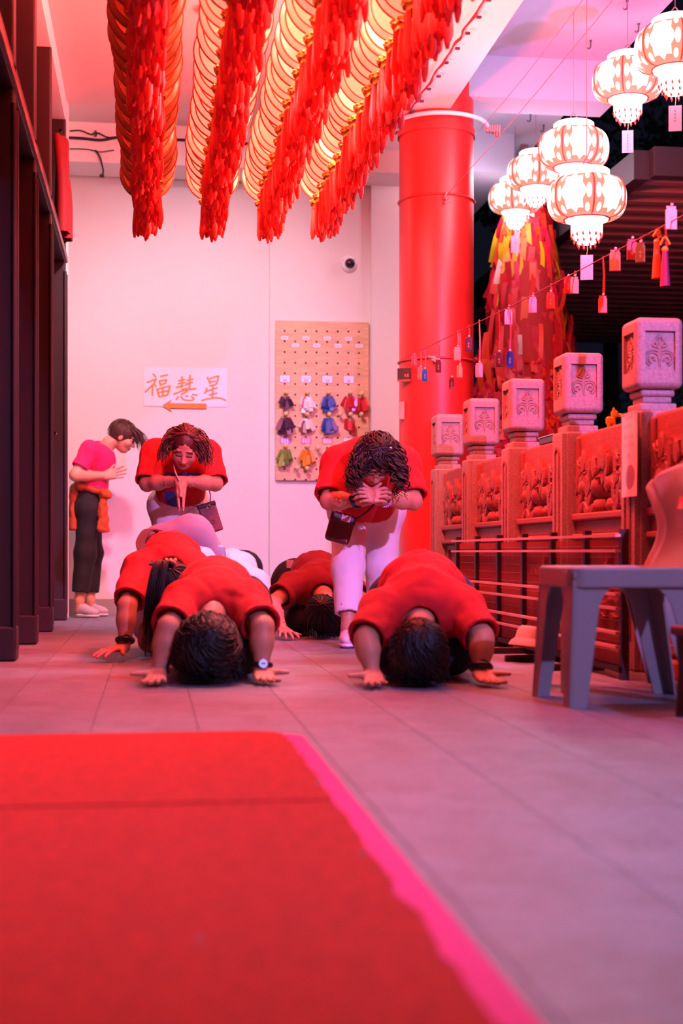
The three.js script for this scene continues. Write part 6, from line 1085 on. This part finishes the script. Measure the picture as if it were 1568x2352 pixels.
// woman in red and white trousers, bowing low with clasped hands, on the right
{
  const j = { head: JX(862, 7.04, 0.955), neck: JX(856, 7.22, 0.975), chest: JX(850, 7.38, 0.945), waist: JX(845, 7.58, 0.86), pelvis: JX(840, 7.74, 0.77), shL: JX(775, 7.34, 0.96), shR: JX(928, 7.34, 0.96), elL: JX(756, 7.2, 0.762), elR: JX(948, 7.2, 0.762), wrL: JX(830, 7.02, 0.758), wrR: JX(874, 7.02, 0.764), hpL: JX(803, 7.74, 0.74), hpR: JX(880, 7.74, 0.74), knL: JX(799, 7.58, 0.42), knR: JX(876, 7.76, 0.42), anL: JX(799, 7.46, 0.1), anR: JX(868, 7.82, 0.1) };
  const { t, HB } = bowing({ label: 'curly haired woman in a red T-shirt bowing low with clasped hands before the pegboard', group: 'worshippers standing in a bow', j, up: V(0.03, 0.5, 0.87), face: V(-0.05, -0.87, 0.5), skin: new THREE.Color(0xc48a70), hem: JX(842, 7.68, 0.76), sr: [0.142, 0.16, 0.158], chestW: 0.065, sleeve: 0.9, cuff: 0.086, shR: 0.084, shirt: redShirt, trousers: whiteTrousers, hipR: 0.13, thigh: 0.108, knee: 0.086, ankleR: 0.068, trouserHem: 0.78,
    handL: [V(0.75, 0.25, 0.5), V(-0.55, 0.3, 0.75), V(0.1, 0.9, 0.3), { curl: 0.75, spread: 0.06, tcurl: 1.1 }], handR: [V(-0.75, 0.2, 0.5), V(0.55, 0.3, 0.75), V(-0.1, 0.9, 0.3), { curl: 0.8, spread: 0.06, tcurl: 1.1 }] });
  const H = Field(0.02), hc = loc(j.head, HB, 0, 0.03, -0.022);
  H.ell(hc, [0.096, 0.1, 0.108], HB).cut(loc(j.head, HB, 0, 0.048, 0.08), V(0, 0, 0).addScaledVector(HB[2], 0.8).addScaledVector(HB[1], -0.5)).folds(0.007, 30, 0.3);
  mesh('hair', [H.geo(0.006), ...strands(hc, HB, [0.097, 0.101, 0.109], 150, { crown: [0, 0.9, 0.2], len: [0.1, 0.18], wave: 0.6, keep: (d) => !(d.z > 0.5 && d.y < 0.5), thick: 0.0036 })], hairDark, t);
  waves(t, j.head, HB, 1.05, 330, [hairDark, hairBrown], { len: [0.11, 0.2], wave: 0.017, thick: 0.0042, fwd: 0.3 });
  waves(t, j.head, HB, 0.9, 110, [hairDark, hairBrown], { len: [0.04, 0.09], wave: 0.014, thick: 0.004, fwd: 0.7 });
  mesh('hair_clip', [rb(0.035, 0.008, 0.01, 0, 0, 0, 0.003).translate(j.head.x + 0.05, j.head.y + 0.06, j.head.z + 0.1)], M(0xd8b0c8, 0.25, { metalness: 0.5 }), t);
  addShoes(t, [[JX(800, 7.56, 0), JX(796, 7.29, 0)], [JX(868, 7.92, 0), JX(872, 7.65, 0)]], cloth(0xe6d4de), M(0xeee2ea, 0.6), M(0xf6eef4, 0.7));
  bandAround(j.elL, j.wrL, 0.86, 0.034, 0.02, M(0x3a2a44, 0.4), 'watch_strap', t, [V(0, 0.2, 1), M(0x22202c, 0.15)]);
  const d = j.wrR.clone().sub(j.elR).normalize(), c = mid(j.elR, j.wrR, 0.86), u = d.clone().cross(V(0, 1, 0)).normalize(), v = d.clone().cross(u), bl = []; for (let k = 0; k < 18; k++) { const a = k / 18 * 6.283; const p = c.clone().addScaledVector(u, 0.036 * Math.cos(a)).addScaledVector(v, 0.036 * Math.sin(a)); bl.push(ball(0.0065, p.x, p.y, p.z, 7, 5)); } mesh('bead_bracelet', bl, M(0xd8a8e0, 0.25), t);
  const b = tag(new THREE.Group(), 'dark maroon shoulder bag hanging before the curly haired bowing woman', 'bag'); b.name = numbered('shoulder_bag'); scene.add(b);
  const bc = JX(781, 7.42, 0.5 + 55 * 7.5 / 3267); b.position.copy(bc); b.rotation.z = -0.28; b.rotation.y = 0.1;
  mesh('pouch', [rb(0.135, 0.15, 0.05, 0, -0.005, 0, 0.022, 3)], P(0x4a0f1c, 0.45, { clearcoat: 0.3 }), b);
  mesh('flap', [rb(0.142, 0.06, 0.056, 0, 0.05, 0, 0.02, 3)], P(0x3a0c18, 0.45, { clearcoat: 0.3 }), b);
  mesh('patch', [rb(0.05, 0.035, 0.004, 0.01, 0.055, 0.028, 0.001)], M(0xc8a8b0, 0.5), b);
  mesh('zip_pull', [rb(0.006, 0.016, 0.006, 0.045, -0.06, 0.027, 0.002)], M(0xd8b060, 0.25, { metalness: 1 }), b);
  mesh('strap', [tube([[0.06, 0.06, 0], [0.1, 0.12, 0.08], [0.13, 0.2, 0.12]], 0.006, 12, 6), tube([[-0.06, 0.06, 0], [-0.07, 0.12, -0.03], [-0.03, 0.25, -0.08]], 0.006, 12, 6)], P(0x3a0c18, 0.45, {}), b);
}
// woman in the pink shirt, bowing in profile by the passage
{
  const y = (py, d = 11.0) => 0.5 + (HORIZON - py) * d / FOCAL, q = (px, py, d) => JX(px, d, y(py, d * 0.988));
  const j = { head: q(282, 1004, 11.15), neck: q(250, 1018, 11.15), chest: q(226, 1058, 11.15), waist: q(210, 1115, 11.15), pelvis: q(203, 1160, 11.15), shL: q(206, 1034, 11.0), shR: q(222, 1036, 11.32), elL: q(174, 1092, 10.94), elR: q(200, 1098, 11.4), wrL: q(238, 1093, 11.04), wrR: q(240, 1094, 11.24), hpL: q(203, 1170, 11.08), hpR: q(205, 1170, 11.23), knL: q(196, 1270, 11.05), knR: q(212, 1270, 11.24), anL: q(182, 1378, 11.02), anR: q(207, 1378, 11.2) };
  const { t, HB } = bowing({ label: 'woman in a bright pink T-shirt bowing in profile with an orange jacket round her waist', group: undefined, j, up: V(0.45, 0.89, 0), face: V(0.89, -0.45, 0.05), skin: new THREE.Color(0xcf9a80), hem: q(203, 1172, 11.15), sr: [0.105, 0.115, 0.128], chestW: 0.035, sleeve: 0.72, cuff: 0.072, shR: 0.07, shirt: cloth(0xf01d6a), trousers: blackCloth, hipR: 0.11, thigh: 0.092, knee: 0.08, ankleR: 0.066, trouserHem: 0.84, cell: 0.008,
    handL: [V(0.95, 0.22, -0.25), V(0, 0.1, 1), V(0, 1, 0), { curl: 0.08, spread: 0.13, tcurl: 1.0 }], handR: [V(0.95, 0.22, 0.25), V(0, 0.1, -1), V(0, 1, 0), { curl: 0.08, spread: 0.1, tcurl: 1.0 }] });
  const H = Field(0.02), hc = loc(j.head, HB, 0, 0.026, -0.018);
  H.ell(hc, [0.088, 0.1, 0.106], HB).cut(loc(j.head, HB, 0, 0.02, 0.075), V(0, 0, 0).addScaledVector(HB[2], 0.8).addScaledVector(HB[1], -0.42)).ell(loc(j.head, HB, 0.085, -0.012, -0.005), [0.03, 0.045, 0.03], HB, 0.01, -1).ell(loc(j.head, HB, 0, -0.1, -0.05), [0.1, 0.06, 0.08], HB, 0.02, -1).folds(0.004, 36, 0.3);
  const fringe = []; for (let k = 0; k < 110; k++) { const s = loc(j.head, HB, rr(-0.07, 0.085), rr(0.06, 0.11), rr(0.0, 0.07)), L = rr(0.1, 0.2); let v = HB[2].clone().multiplyScalar(0.9).addScaledVector(HB[1], 0.15).addScaledVector(HB[0], rr(-0.15, 0.15)).normalize(), p = s.clone(), pts = [s]; for (let i = 0; i < 7; i++) { v.lerp(DOWN, 0.1 + 0.22 * (k % 3) / 2 + 0.06 * rnd()).normalize(); p = p.clone().addScaledVector(v, L / 7); pts.push(p); } fringe.push(taper(pts, (u) => 0.004 * (1.05 - 0.85 * u), 10, 4)); }
  mesh('hair', [H.geo(0.006), ...strands(hc, HB, [0.089, 0.101, 0.107], 110, { crown: [0, 0.9, -0.1], len: [0.1, 0.18], keep: (d) => !(d.z > 0.4 && d.y < 0.6), thick: 0.003, stiff: 0.9 }), ...fringe], hairBrown, t);
  addShoes(t, [[q(176, 1405, 11.04), q(226, 1408, 10.94)], [q(196, 1405, 11.24), q(247, 1405, 11.14)]], cloth(0xb4aeba), M(0xd8d4d8, 0.6), M(0xe4e0e8, 0.7));
  mesh('necklace', [tube([q(262, 1035, 11.1), q(268, 1060, 11.06), q(264, 1082, 11.05)], 0.0045, 12, 5)], M(0xe8b0d8, 0.4), t);
  // jacket tied by its sleeves
  const b = tag(new THREE.Group(), 'rust orange jacket tied round the waist of the pink shirted woman', 'jacket'); b.name = numbered('tied_jacket'); scene.add(b);
  const jm = cloth(0xb04a1e), W = Field(0.03).cap(q(182, 1114, 11.03), q(236, 1134, 11.02), 0.03, 0.026).cap(q(182, 1114, 11.03), q(176, 1118, 11.3), 0.034, 0.036).cap(q(236, 1134, 11.02), q(238, 1130, 11.3), 0.026, 0.026).cap(q(240, 1136, 11.0), q(250, 1138, 10.99), 0.036, 0.026).folds(0.012, 14, 0.5);
  mesh('waist_roll', W.geo(0.008), jm, b);
  const S1 = Field(0.03).cap(q(234, 1142, 11.0), q(232, 1214, 10.99), 0.024, 0.034).cap(q(241, 1142, 11.0), q(244, 1220, 11.0), 0.022, 0.028).cut(q(240, 1224, 11), V(0.2, -1, 0)).folds(0.014, 16, 0.6);
  mesh('sleeve', S1.geo(0.008), jm, b);
  const S2 = Field(0.03).cap(q(172, 1122, 11.08), q(170, 1214, 11.06), 0.034, 0.042).cap(q(170, 1122, 11.28), q(168, 1210, 11.28), 0.04, 0.045).cut(q(170, 1218, 11.1), V(0, -1, 0)).folds(0.014, 14, 0.6);
  mesh('jacket_back', S2.geo(0.009), jm, b);
}

renderer.render(scene, camera);
